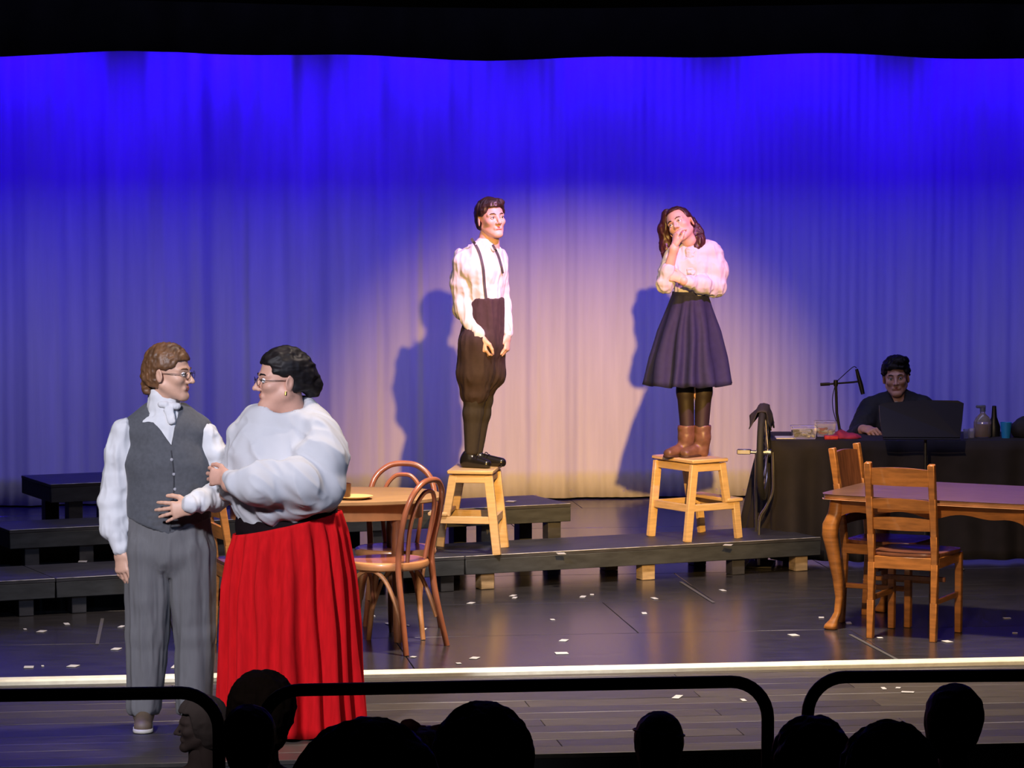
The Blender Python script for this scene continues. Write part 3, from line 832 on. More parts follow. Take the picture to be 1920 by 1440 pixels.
for a in (90, 210, 330):
    a = math.radians(a)
    MB().tube([(0, 0, 0.20), (0.12 * math.cos(a), 0.12 * math.sin(a), 0.10), (0.26 * math.cos(a), 0.26 * math.sin(a), 0.008)], 0.008, 8).build('leg', M_metal, e)

# bottle, pointed black object, cup, bag at the far right of the draped table
p = at_y(1842, 822, 21.2)
e = empty('bottle', (p.x, 21.2, BT_H), 'clear spray bottle holding dark red liquid on the draped table', 'bottle')
MB().lathe([(0.0001, 0.002), (0.050, 0.002), (0.055, 0.012), (0.055, 0.095), (0.042, 0.125), (0.016, 0.15), (0.016, 0.165), (0.0001, 0.165)], 24).build('bottle_body', M_clear, e)
MB().lathe([(0.0001, 0.006), (0.049, 0.006), (0.0515, 0.014), (0.0515, 0.085), (0.0001, 0.086)], 24).build('liquid', mat('dark_red_liquid', (0.12, 0.012, 0.02), 0.2), e)
MB().lathe([(0.018, 0.16), (0.018, 0.185), (0.0001, 0.186)], 16).box((-0.012, 0, 0.192), (0.06, 0.02, 0.018), 0.004).build('spray_head', mat('blue_grey_plastic', (0.10, 0.12, 0.22), 0.4), e)
p = at_y(1862, 822, 21.28)
e = MB().lathe([(0.0001, 0), (0.040, 0), (0.040, 0.06), (0.018, 0.12), (0.013, 0.19), (0.0001, 0.192)], 18).build('black_flask', M_metal)
e.location = (p.x + 0.005, 21.28, BT_H); tag(e, 'slim black flask with a narrow neck between the bottle and the blue cup', 'flask')
p = at_y(1886, 822, 21.15)
e = MB().lathe([(0.0001, 0), (0.026, 0), (0.036, 0.098), (0.033, 0.098), (0.024, 0.005), (0.0001, 0.005)], 22).build('cup', mat('blue_plastic', (0.02, 0.28, 0.75), 0.4))
e.location = (p.x, 21.15, BT_H); tag(e, 'bright blue plastic cup near the right end of the draped table', 'cup')
p = at_y(1912, 822, 21.2)
V, Q = SDF((-0.12, -0.1, -0.02), (0.12, 0.1, 0.18), 0.006).ell((0, 0, 0.05), (0.08, 0.07, 0.075), k=0.03).ell((0.01, 0, 0.10), (0.03, 0.03, 0.035), k=0.02).cut((0, 0, 0), (0, 0, -1)).mesh()
V = wrinkle(V, Q, 0.006, (20, 20, 20), 5); V[:, 2] = np.maximum(V[:, 2], 0)
o = link_mesh('bag', np_mesh('bag', V, Q, mat('dark_bag', (0.012, 0.012, 0.022), 0.8))); o.location = (p.x + 0.02, 21.2, BT_H)
tag(o, 'black soft bag at the right edge of the draped table', 'bag')
for k, px in enumerate((1812, 1824)):
    p = at_y(px, 822, 21.1)
    o = MB().lathe([(0.0001, 0), (0.016, 0), (0.020, 0.06), (0.018, 0.06), (0.014, 0.004), (0.0001, 0.004)], 16).build('clear_glass', M_clear)
    o.location = (p.x, 21.1 + 0.05 * k, BT_H); tag(o, ['small clear glass nearest the music stand desk', 'small clear glass touching the spray bottle side'][k], 'glass', 'small glasses on the draped table')

# ------------------------------------------------------------------ bicycle wheel stand with a cloth
wY = 20.72; w0 = at_y(1432, 848, wY)
WR = 0.275
we = empty('wheel_stand', (w0.x, wY, 0), 'bicycle wheel seen edge on, dark cloth over its top, on a bent stand', 'wheel stand', None, math.radians(-9))
hz = w0.z
M_rub = mat('tyre_rubber', (0.02, 0.02, 0.022), 0.7)
tyre = [(0, WR * math.cos(a), hz + WR * math.sin(a)) for a in [2 * math.pi * k / 48 for k in range(48)]]
wh = MB().tube(tyre, 0.021, 10, closed=True).build('tyre', M_rub, we)
rim = [(0, (WR - 0.022) * math.cos(a), hz + (WR - 0.022) * math.sin(a)) for a in [2 * math.pi * k / 48 for k in range(48)]]
MB().tube(rim, 0.010, 8, closed=True).build('rim', M_chrome, we)
for k in range(18):
    a = 2 * math.pi * k / 18; s = 1 if k % 2 else -1
    MB().tube([(s * 0.025, 0.018 * math.cos(a), hz + 0.018 * math.sin(a)), (0, (WR - 0.025) * math.cos(a + 0.2 * s), hz + (WR - 0.025) * math.sin(a + 0.2 * s))], 0.0022, 5).build('spoke', M_chrome, we)
MB().tube([(-0.045, 0, hz), (0.045, 0, hz)], 0.02, 12).build('hub', M_chrome, we)
MB().tube([(-0.155, 0, hz), (-0.04, 0, hz)], 0.011, 10).build('axle', M_chrome, we)
MB().box((-0.12, 0, hz + 0.002), (0.085, 0.05, 0.030), 0.004).build('pedal', M_chrome, we)
MB().tube(catmull([(0.055, 0, hz), (0.060, -0.02, hz - 0.12), (0.058, -0.02, hz - 0.24), (0.02, -0.04, hz - 0.33), (-0.02, -0.05, hz - 0.42), (-0.022, -0.05, 0.012)], 5), 0.009, 8).build('fork', M_chrome, we)
MB().tube(catmull([(-0.045, 0, hz), (-0.052, 0.05, hz - 0.2), (-0.055, 0.12, hz - 0.36), (-0.06, 0.17, 0.012)], 5), 0.009, 8).build('fork', M_chrome, we)
MB().box((-0.02, 0.06, 0.007), (0.16, 0.34, 0.014), 0.003).build('foot_plate', M_black, we)
# cloth: a strip that lies over the top of the wheel and hangs down each side in points
V = []; F = []; nu, nv = 12, 14
for j in range(nv + 1):
    b = -0.15 + 0.30 * j / nv
    a0 = math.asin(max(-1, min(1, b / (WR + 0.02))))
    ztop = hz + math.sqrt((WR + 0.026) ** 2 - b * b)
    for i in range(nu + 1):
        t = i / nu * 2 - 1
        drop = (0.06 + 0.06 * abs(math.cos(j * 0.5))) if t < 0 else (0.10 + 0.07 * abs(math.sin(j * 0.45)))
        x = math.copysign(min(abs(t) * 0.2, 0.026) + 0.05 * max(0, abs(t) - 0.2) * (1.3 if t < 0 else 0.7), t)
        V.append((x + 0.004 * math.sin(j * 1.3 + i), b * (1 + 0.1 * abs(t)), ztop - drop * max(0, abs(t) - 0.12)))
for j in range(nv):
    for i in range(nu):
        a = j * (nu + 1) + i; F.append((a, a + 1, a + nu + 2, a + nu + 1))
me = bpy.data.meshes.new('cloth'); me.from_pydata(V, [], F); me.polygons.foreach_set('use_smooth', [True] * len(F)); me.materials.append(mat('dark_grey_cloth', (0.03, 0.028, 0.032), 0.85))
o = link_mesh('draped_cloth', me, we); md = o.modifiers.new('cloth', 'SOLIDIFY'); md.thickness = 0.004

# ------------------------------------------------------------------ rails before the front row
M_rail = mat('black_rail', (0.006, 0.006, 0.007), 0.45)
def rail(pxl, pxr, pyl, pyr, label, left=True, right=True):
    z = 0.80; zf = -0.30
    a = at_z(pxl, pyl, z); b = at_z(pxr, pyr, z)
    c = (a + b) / 2
    e = empty('guard_rail', (c.x, c.y, zf), label, 'railing', 'tubular guard rails', 0)
    d = (b - a).normalized(); r = 0.125; H = z - zf
    A = Vector((a.x - c.x, a.y - c.y, 0)); B = Vector((b.x - c.x, b.y - c.y, 0))
    pts = []
    if left:
        pts += [A + Vector((0, 0, 0)), A + Vector((0, 0, H - r))]
        for k in range(1, 8):
            t = k / 8 * math.pi / 2; pts.append(A + d * (r - r * math.cos(t)) + Vector((0, 0, H - r + r * math.sin(t))))
        pts.append(A + d * r + Vector((0, 0, H)))
    else: pts.append(A + Vector((0, 0, H)))
    if right:
        pts.append(B - d * r + Vector((0, 0, H)))
        for k in range(1, 8):
            t = k / 8 * math.pi / 2; pts.append(B - d * (r - r * math.sin(t)) + Vector((0, 0, H - r + r * math.cos(t))))
        pts += [B + Vector((0, 0, H - r)), B]
    else: pts.append(B + Vector((0, 0, H)))
    MB().tube(pts, 0.0215, 14).build('rail_tube', M_rail, e)
    for q, on in ((A, left), (B, right)):
        if on: MB().lathe([(0.055, 0.0), (0.055, 0.008), (0.03, 0.014), (0.0001, 0.014)], 16, q).build('base_plate', M_rail, e)
    if not left:
        q = A; MB().tube([q + Vector((0, 0, 0)), q + Vector((0, 0, H))], 0.0215, 12).build('post', M_rail, e)
    if not right:
        q = B; MB().tube([q + Vector((0, 0, 0)), q + Vector((0, 0, H))], 0.0215, 12).build('post', M_rail, e)
    return e
rail(-560, 410, 1312, 1298, 'black tubular guard rail at the left, curving down beside the dim heads', left=False)
rail(490, 1440, 1295, 1277, 'black tubular guard rail in the middle, in front of the red skirt hem')
rail(1515, 2400, 1270, 1262, 'black tubular guard rail at the right, below the wooden chairs', right=False)

# ------------------------------------------------------------------ people
M_skin = mat('skin', (0.62, 0.36, 0.25), 0.5, var=0.06, scale=30)
M_skin2 = mat('skin_fair', (0.66, 0.42, 0.33), 0.5, var=0.06, scale=30)
M_skin3 = mat('skin_rosy', (0.60, 0.33, 0.24), 0.5, var=0.06, scale=30)
M_eye = mat('eye_white', (0.75, 0.72, 0.70), 0.25)
M_iris = mat('iris', (0.03, 0.018, 0.012), 0.25)
M_lip = mat('lips', (0.42, 0.10, 0.09), 0.45)
M_hair_brown = mat('brown_hair', (0.13, 0.060, 0.025), 0.5, var=0.5, scale=30, stretch=(1, 1, 0.3))
M_hair_black = mat('black_hair', (0.008, 0.006, 0.007), 0.55, var=0.4, scale=30, spec=0.25)
M_hair_dark = mat('dark_brown_hair', (0.028, 0.013, 0.009), 0.42, var=0.4, scale=30)
M_hair_red = mat('auburn_hair', (0.045, 0.012, 0.012), 0.42, var=0.4, scale=30)
M_shirt = mat('white_shirt', (0.64, 0.64, 0.65), 0.8, var=0.03, scale=12)
M_blouse = mat('white_blouse', (0.53, 0.53, 0.55), 0.85, var=0.03, scale=12)
M_vest = mat('grey_wool', (0.075, 0.078, 0.088), 0.85, var=0.12, scale=60, sheen=0.1)
M_trous = mat('grey_trousers', (0.125, 0.122, 0.125), 0.85, var=0.05, scale=50, stretch=(3, 3, 0.3))
M_redskirt = mat('red_cotton', (0.52, 0.007, 0.010), 1.0, spec=0.1, var=0.12, scale=14, stretch=(5, 5, 0.6))
M_sash = mat('black_sash', (0.008, 0.004, 0.005), 0.9, spec=0.1)
M_knick = mat('dark_brown_wool', (0.034, 0.019, 0.022), 0.85, var=0.15, scale=40)
M_sock = mat('dark_sock', (0.028, 0.022, 0.022), 0.85, var=0.1, scale=60)
M_blackshoe = mat('black_leather', (0.010, 0.009, 0.010), 0.25, spec=0.6)
M_skirt = mat('charcoal_skirt', (0.011, 0.013, 0.052), 0.8, var=0.15, scale=30)
M_boot = mat('brown_leather', (0.135, 0.072, 0.038), 0.42, var=0.25, scale=18)
M_tights = mat('black_tights', (0.020, 0.012, 0.012), 0.6)
M_tan = mat('tan_shoe', (0.11, 0.075, 0.045), 0.6, var=0.2, scale=20)
M_sole = mat('pale_sole', (0.45, 0.42, 0.34), 0.6)
M_jacket = mat('navy_jacket', (0.010, 0.011, 0.018), 0.8, var=0.2, scale=20)
M_wire = mat('spectacle_wire', (0.03, 0.02, 0.02), 0.3, metal=0.6)

HANDC = {}
def hand_canon(curl, spread, thumb_in, h=0.0036):
    """fingers towards +X, palm facing -Z, thumb on +Y; a joint per phalanx, total length about 0.185"""
    key = (tuple(curl), spread, thumb_in)
    if key in HANDC: return HANDC[key]
    F = SDF((-0.06, -0.10, -0.11), (0.20, 0.11, 0.05), h)
    F.econe((0.012, 0, 0), (0.078, 0, 0.001), (0.030, 0.0155), (0.038, 0.0125), (0, 1, 0), 0.012)
    F.econe((-0.02, 0, 0), (0.015, 0, 0), (0.026, 0.020), (0.028, 0.017), (0, 1, 0), 0.015)
    base = [(0.088, 0.030), (0.093, 0.010), (0.089, -0.010), (0.080, -0.029)]
    ln = [0.074, 0.082, 0.076, 0.060]; rr_ = [0.0088, 0.0092, 0.0088, 0.0076]
    for i in range(4):
        p = np.array([base[i][0] - 0.01, base[i][1], 0.001]); yaw = spread * (1.5 - i) / 1.5; ang = 0.12
        for j, part in enumerate((0.46, 0.30, 0.24)):
            ang += curl[i] * (1.0, 1.1, 0.7)[j]
            d = np.array([math.cos(ang) * math.cos(yaw), math.cos(ang) * math.sin(yaw), -math.sin(ang)])
            q = p + d * ln[i] * part
            r0 = rr_[i] * (1.0, 0.93, 0.86)[j]; r1 = rr_[i] * (0.93, 0.86, 0.74)[j]
            F.cone(p, q, r0, r1, 0.004); p = q
    th = [np.array([0.018, 0.022, -0.006]), np.array([0.048, 0.050 - 0.015 * thumb_in, -0.014 - 0.012 * thumb_in]), np.array([0.076, 0.062 - 0.035 * thumb_in, -0.020 - 0.02 * thumb_in]), np.array([0.098, 0.066 - 0.05 * thumb_in, -0.024 - 0.024 * thumb_in])]
    F.cone(th[0], th[1], 0.0145, 0.0115, 0.010); F.cone(th[1], th[2], 0.0112, 0.0098, 0.004); F.cone(th[2], th[3], 0.0098, 0.0075, 0.004)
    V, Q = F.mesh(); V = relax(V, Q, 1, 0.3)
    HANDC[key] = (V, Q); return V, Q
def hand(wrist, fdir, back, thumb, curl=(0.3, 0.35, 0.4, 0.45), spread=0.08, thumb_in=0.3, size=0.185):
    V, Q = hand_canon(curl, spread, thumb_in)
    x = np.array(Vector(fdir).normalized()); z = np.array(back, float); z = z - x * (z @ x); z /= np.linalg.norm(z); y = np.cross(z, x)
    V = V * (size / 0.170); Q = Q.copy()
    if y @ np.array(thumb, float) < 0: V = V * np.array([1, -1, 1]); Q = Q[:, ::-1]
    return np.array(wrist) + V @ np.stack([x, y, z]), Q

def head_canon(jaw=1.0, fat=0.0, nose=1.0, neck=0.052, neck_len=0.14, h=0.0036):
    F = SDF((-0.12, -0.15, -0.22), (0.12, 0.15, 0.14), h)
    F.ell((0, 0.012, 0.036), (0.074, 0.094, 0.084), k=0.02)
    F.ell((0, -0.026, -0.030), (0.060 + 0.4 * fat, 0.060, 0.082), k=0.03)
    for s in (-1, 1):
        F.cone((s * 0.052 * jaw, 0.004, -0.052), (s * 0.016, -0.066, -0.098), 0.018 + fat, 0.016 + 0.5 * fat, 0.025)
        F.ell((s * 0.040, -0.058, -0.022), (0.022 + 0.6 * fat, 0.024, 0.020), k=0.02)
        F.cone((s * 0.012, -0.081, 0.022), (s * 0.048, -0.064, 0.020), 0.0095, 0.008, 0.014)
    F.ell((0, -0.072, -0.098), (0.021, 0.019, 0.018), k=0.02)
    if fat > 0.004: F.ell((0, -0.030, -0.112), (0.045, 0.045, 0.028), k=0.03)
    for s in (-1, 1): F.ell((s * 0.031, -0.097, 0.001), (0.017, 0.017, 0.0105), k=0.012, sub=True)
    F.cone((0, -0.082, 0.014), (0, -0.100 - 0.006 * nose, -0.026), 0.0075, 0.0105, 0.010)
    F.ell((0, -0.104 - 0.006 * nose, -0.031), (0.0105, 0.0105, 0.009), k=0.006)
    for s in (-1, 1): F.ell((s * 0.012, -0.094, -0.034), (0.008, 0.011, 0.008), k=0.006)
    F.cone((-0.017, -0.079, -0.062), (0.017, -0.079, -0.062), 0.010, 0.010, 0.010)
    F.cone((-0.020, -0.0935, -0.0635), (0.020, -0.0935, -0.0635), 0.0028, 0.0028, 0.004, sub=True)
    F.cone((-0.014, -0.092, -0.078), (0.014, -0.092, -0.078), 0.003, 0.003, 0.008, sub=True)
    for s in (-1, 1):
        R = np.array(Matrix.Rotation(s * 0.42, 3, 'Z') @ Matrix.Rotation(-0.2, 3, 'X'))
        F.ell((s * 0.078, 0.016, -0.008), (0.0075, 0.020, 0.032), R, k=0.006)
        F.ell((s * 0.0865, 0.013, -0.006), (0.005, 0.011, 0.019), R, k=0.005, sub=True)
    F.cone((0, 0.018, -0.05), (0, 0.018 + 0.022 * neck_len / 0.14, -0.05 - neck_len), neck, neck * 1.06, 0.025)
    return F.mesh()
EYES = (0.031, -0.0775, 0.001)
class Head:
    def __init__(s, c, yaw=0, pitch=0, roll=0, scale=1.0, **kw):
        s.c = np.array(c, float); s.k = scale
        # yaw: towards the viewer's right positive; pitch: up positive; roll: crown to the viewer's right positive
        s.R = Ry(roll) @ Rz(yaw) @ Rx(-pitch)
        s.kw = kw
    def tr(s, V): return s.c + (np.asarray(V, float) * s.k) @ s.R.T
    def skin(s):
        V, Q = head_canon(**s.kw); return s.tr(relax(V, Q, 1, 0.4)), Q
    def features(s, parent, skin, brow=None, lip=None, makeup=True):
        for sx in (-1, 1):
            mb = MB()
            c = (sx * EYES[0], EYES[1], EYES[2])
            mb.lathe([(0.0001, -0.0115), (0.006, -0.0098), (0.0098, -0.006), (0.0115, 0), (0.0098, 0.006), (0.006, 0.0098), (0.0001, 0.0115)], 12, c)
            mb.v = [tuple(p) for p in s.tr(mb.v)]
            e = mb.build('eye', M_eye, parent)
            ib = MB().lathe([(0.0001, 0.0009), (0.0034, 0.0006), (0.0050, -0.0012)], 12, (c[0], c[1] - 0.0112, c[2]), Matrix.Rotation(math.pi / 2, 3, 'X'))
            ib.v = [tuple(p) for p in s.tr(ib.v)]; ib.build('iris', M_iris, e)
            lid = MB().tube([(sx * 0.017, -0.0855, 0.001), (sx * 0.024, -0.0905, 0.0072), (sx * 0.032, -0.0905, 0.0085), (sx * 0.040, -0.086, 0.006), (sx * 0.047, -0.078, 0.000)], 0.0014, 6)
            lid.v = [tuple(p) for p in s.tr(lid.v)]; lid.build('eyelid', M_iris if makeup else skin, parent)
            b = MB().tube([(sx * 0.013, -0.0905, 0.0215), (sx * 0.026, -0.0895, 0.0275), (sx * 0.040, -0.080, 0.0265), (sx * 0.050, -0.069, 0.020)], [0.0030, 0.0036, 0.0032, 0.0018], 6, flat=(1.0, 1.0))
            b.v = [tuple(p) for p in s.tr(b.v)]; b.build('eyebrow', brow or M_hair_dark, parent)
        V = SDF((-0.04, -0.12, -0.09), (0.04, -0.05, -0.04), 0.002)
        V.cone((-0.016, -0.0825, -0.0595), (0, -0.0865, -0.0575), 0.0035, 0.005, 0.004); V.cone((0.016, -0.0825, -0.0595), (0, -0.0865, -0.0575), 0.0035, 0.005, 0.004)
        V.cone((-0.013, -0.082, -0.0685), (0.013, -0.082, -0.0685), 0.0058, 0.0058, 0.004)
        v, q = V.mesh(); link_mesh('lips', np_mesh('lips', s.tr(v), q, lip or M_lip), parent)
    def hair(s, name, material, parent, build, amp=0.004, freq=(60, 60, 14), lo=(-0.2, -0.2, -0.4), hi=(0.2, 0.24, 0.2), h=0.005, seed=1, ridge=True):
        F = SDF(lo, hi, h); build(F); V, Q = F.mesh(); V = relax(V, Q, 1)
        V = wrinkle(V, Q, amp, freq, seed, ridge)
        return link_mesh(name, np_mesh(name, s.tr(V), Q, material), parent)
    def glasses(s, parent):
        mb = MB()
        for sx in (-1, 1):
            ring = [(sx * 0.033 + 0.021 * math.cos(a), -0.1035 + 0.006 * abs(math.cos(a)) * (1 if math.cos(a) * sx > 0 else 0), -0.002 + 0.0165 * math.sin(a)) for a in [2 * math.pi * k / 18 for k in range(18)]]
            mb.tube(ring, 0.0010, 6, closed=True)
            mb.tube([(sx * 0.055, -0.097, 0.003), (sx * 0.074, -0.05, 0.004), (sx * 0.079, 0.01, 0.004)], 0.0014, 6)
        mb.tube([(-0.012, -0.1035, 0), (0, -0.106, 0.003), (0.012, -0.1035, 0)], 0.0014, 6)
        mb.v = [tuple(p) for p in s.tr(mb.v)]
        return mb.build('spectacles', M_wire, parent)

def cap_hair(F, back=0.0, fringe=0.0, nape=-0.06, puff=0.0, side=0.0):
    """close hair: an inflated skull minus the face"""
    F.ell((0, 0.016, 0.040), (0.082 + puff, 0.102 + puff, 0.092 + puff), k=0.01)
    F.ell((0, 0.055, -0.02), (0.068, 0.055 + back, 0.07), k=0.03)
    F.carve([((0, -0.048, 0.066 - fringe), (0, 0.0, 1)), ((0, -0.040 + side, 0), (0, 1, 0.25)) ])
    F.carve([((0, 0.012, 0.012), (0, 0.35, 1)), ((0, 0.000, 0), (0, 1, 0.0))])
    F.cut((0, 0, nape), (0, 0.25, -1))
    for sx in (-1, 1): F.ell((sx * 0.088, 0.008, -0.014), (0.030, 0.030, 0.042), k=0.008, sub=True)

class Figure:
    def __init__(s, px, py, Y, zbase, name_label, group=None):
        b = at_y(px, py, Y); s.Y = Y; s.b = Vector((b.x, Y, zbase))
        s.e = empty('person', s.b, name_label, 'person', group)
    def P(s, px, py, dy=0.0):
        q = at_y(px, py, s.Y + dy) - s.b
        return np.array([q.x, dy, q.z])
def path(*p): return [np.array(x) for x in p]
def core(fig, parts, prim, h=0.009, lo=(-0.5, -0.6, -0.05), hi=(0.5, 0.5, 1.8), skin=None):
    """the continuous body: coarse where clothes cover it, with the fine head and hands welded in by overlap"""
    F = SDF(lo, hi, h); prim(F); V, Q = F.mesh(); V = relax(V, Q, 1)
    V, Q = join([(V, Q)] + parts)
    return link_mesh('body', np_mesh('body', V, Q, skin or M_skin), fig.e)

def pleat_loft(name, rings, material, parent, n=220, pleats=22, seed=0, thick=0.004, depth_pow=1.0, tilt=None):
    """rings: (centre, rx, ry, amplitude) from waist to hem; open below"""
    r_ = random.Random(seed); ph = [r_.uniform(-0.35, 0.35) for _ in range(200)]
    V = []; F = []
    m = len(rings)
    for j, (c, rx, ry, amp) in enumerate(rings):
        for i in range(n):
            a = 2 * math.pi * i / n
            w = math.sin(pleats * a + 1.4 * math.sin(3 * a + seed) + 0.25 * math.sin(j * 0.5 + 5 * a))
            w = math.copysign(abs(w) ** 0.75, w) + 0.5 * math.sin(pleats * 0.46 * a + seed + 0.12 * j)
            k = 1 + 0
            x = c[0] + math.cos(a) * (rx + amp * w); y = c[1] + math.sin(a) * (ry + amp * w)
            z = c[2] + (tilt(math.cos(a) * rx, math.sin(a) * ry) * (1 - j / (m - 1)) if tilt else 0)
            if j == m - 1: z += 0.006 * w
            V.append((x, y, z))
    for j in range(m - 1):
        for i in range(n): F.append((j * n + i, (j + 1) * n + i, (j + 1) * n + (i + 1) % n, j * n + (i + 1) % n))
    me = bpy.data.meshes.new(name); me.from_pydata(V, [], F); me.polygons.foreach_set('use_smooth', [True] * len(F)); me.materials.append(material)
    o = link_mesh(name, me, parent); md = o.modifiers.new('cloth', 'SOLIDIFY'); md.thickness = thick; md.offset = -1
    return o
def interp_rings(keys, m):
    out = []
    for j in range(m + 1):
        t = j / m * (len(keys) - 1); i = min(int(t), len(keys) - 2); f = t - i
        a, b = keys[i], keys[i + 1]
        out.append((np.array(a[0]) * (1 - f) + np.array(b[0]) * f, a[1] + (b[1] - a[1]) * f, a[2] + (b[2] - a[2]) * f, a[3] + (b[3] - a[3]) * f))
    return out
def surf_strip(name, obj, pts, width, material, parent, lift=0.003, thick=0.003):
    """a band laid over the audience side of a garment along points (x, z) of the figure"""
    me = obj.data; bvh = BVHTree.FromPolygons([v.co for v in me.vertices], [p.vertices[:] for p in me.polygons])
    V = []; F = []
    fine = catmull([(x, 0, z) for x, z in pts], 6)
    for i, p in enumerate(fine):
        a = fine[max(i - 1, 0)]; b = fine[min(i + 1, len(fine) - 1)]; t = (b - a).normalized(); sd = Vector((t.z, 0, -t.x)) * width / 2
        row = []
        for q in (p - sd, p + sd):
            hit = bvh.ray_cast(Vector((q.x, -1.5, q.z)), Vector((0, 1, 0)))[0]
            y = hit.y if hit else (row[0].y + lift if row else -0.1)
            row.append(Vector((q.x, y - lift, q.z)))
        ym = min(row[0].y, row[1].y) if abs(row[0].y - row[1].y) > 0.02 else None
        for q in row: V.append((q.x, ym if ym is not None else q.y, q.z))
        for q in row: V.append((q.x, (ym if ym is not None else q.y) + thick, q.z))
    for i in range(len(fine) - 1):
        o = 4 * i
        F += [(o, o + 4, o + 5, o + 1), (o + 2, o + 3, o + 7, o + 6), (o, o + 2, o + 6, o + 4), (o + 1, o + 5, o + 7, o + 3)]
    l = 4 * (len(fine) - 1); F += [(0, 1, 3, 2), (l, l + 2, l + 3, l + 1)]
    return MB().add(V, F).build(name, material, parent)
def surf_y(obj, x, z):
    me = obj.data; bvh = BVHTree.FromPolygons([v.co for v in me.vertices], [p.vertices[:] for p in me.polygons])
    hit = bvh.ray_cast(Vector((x, -1.5, z)), Vector((0, 1, 0)))[0]
    return hit.y if hit else -0.1
def sole_shoe(F, heel, toe, w, h0, zf):
    F.econe((heel[0], heel[1], zf + h0 * 0.8), (toe[0], toe[1], zf + h0 * 0.45), (w * 0.85, h0 * 0.9), (w * 0.9, h0 * 0.55), (-(toe[1] - heel[1]), toe[0] - heel[0], 0), 0.02)

# ---- person in the waistcoat ------------------------------------------------
f = Figure(315, 1370, 15.02, 0.0, 'person in a charcoal waistcoat, white shirt and grey trousers, standing arm in arm')
P = f.P
hd = Head(P(318, 700, -0.01), yaw=72, pitch=0, roll=2, scale=1.0, jaw=1.02, nose=1.2, neck=0.047, neck_len=0.11)
shR, elR, wrR = P(231, 808), P(215, 908, 0.03), P(224, 1022, -0.04)
shL, elL, wrL = P(388, 812), P(424, 906, 0.00), P(364, 943, -0.22)
handR = hand(P(226, 1036, -0.045), (0.10, -0.12, -1), (-0.55, -0.8, 0), (0.75, -0.5, 0), (0.22, 0.25, 0.30, 0.35), 0.10, 0.2, 0.175)
handL = hand(P(360, 950, -0.215), (-1, 0.02, -0.20), (0.05, -1, 0.12), (0.1, -0.1, 1), (0.16, 0.14, 0.16, 0.2), 0.24, 0.0, 0.175)
def prim(F):
    F.econe(P(318, 1000), P(314, 860), (0.14, 0.09), (0.15, 0.09)); F.econe(P(314, 860), P(314, 800), (0.15, 0.09), (0.13, 0.08))
    F.cone(P(312, 800, 0.02), P(314, 740, 0.01), 0.048, 0.044)
    F.chain([shR, elR, wrR, P(226, 1040, -0.045)], [0.036, 0.036, 0.026, 0.024]); F.chain([shL, elL, wrL, P(356, 950, -0.215)], [0.034, 0.034, 0.024, 0.022])
    F.chain([P(286, 1020), P(274, 1180), P(270, 1345)], [0.08, 0.055, 0.035]); F.chain([P(350, 1020), P(364, 1180), P(362, 1345)], [0.08, 0.055, 0.035])
core(f, [hd.skin(), handR, handL], prim)
hd.features(f.e, M_skin, M_hair_brown)
hd.glasses(f.e)
def hb(F):
    cap_hair(F, back=0.012, fringe=0.004, nape=-0.075, puff=0.004)
    for k in range(26):
        a = random.Random(k).uniform(-1, 1); b = random.Random(k + 99).uniform(0, 1)
        F.ell((0.060 * a, 0.072 + 0.040 * math.cos(a * 1.3) * (0.5 + 0.5 * math.sin(b * 3)), 0.045 - 0.13 * b), (0.019, 0.019, 0.017), k=0.010)
hd.hair('hair', M_hair_brown, f.e, hb, 0.0035, (30, 70, 50), seed=4)
# shirt
F = SDF((-0.45, -0.45, 0.75), (0.42, 0.30, 1.55), 0.006)
F.econe(P(316, 980), P(314, 860), (0.165, 0.105), (0.165, 0.105)); F.econe(P(314, 860), P(312, 805), (0.165, 0.105), (0.13, 0.085))
F.cone(P(275, 798, 0.01), P(312, 778, 0.02), 0.036, 0.055); F.cone(P(355, 798, 0.01), P(312, 778, 0.02), 0.036, 0.055)
F.chain([shR, P(223, 850, 0.01), P(214, 940, 0.02), P(214, 986, -0.01)], [0.052, 0.058, 0.062, 0.063], 0.03)
F.cone(P(219, 996, -0.03), P(226, 1028, -0.043), 0.038, 0.036, 0.006)
F.chain([shL, P(405, 850), P(422, 895)], [0.044, 0.052, 0.055], 0.02); F.chain([P(424, 895), elL, P(404, 932, -0.10), P(376, 940, -0.18)], [0.055, 0.054, 0.054, 0.052], 0.03)
F.cone(P(376, 941, -0.185), P(357, 946, -0.222), 0.043, 0.040, 0.006)
F.econe(P(308, 778, 0.015), P(308, 748, 0.012), (0.074, 0.070), (0.066, 0.064), k=0.015)
F.cut(P(228, 1030, -0.045), P(228, 1030, -0.045) - P(222, 1000, -0.03)) if False else None
shirt = sdf_part('shirt', F, M_shirt, f.e, [dict(amp=0.0055, freq=(26, 26, 9), seed=3, ridge=True), dict(amp=0.004, freq=(9, 9, 22), seed=8)])
# cravat
F = SDF((-0.12, -0.3, 1.2), (0.14, 0.1, 1.55), 0.004)
F.cone(P(302, 758, -0.055), P(332, 762, -0.045), 0.014, 0.014, 0.01); F.econe(P(316, 768, -0.066), P(322, 792, -0.092), (0.022, 0.009), (0.015, 0.007), k=0.01)
sdf_part('cravat', F, M_shirt, f.e, dict(amp=0.003, freq=(45, 45, 18), seed=5, ridge=True))
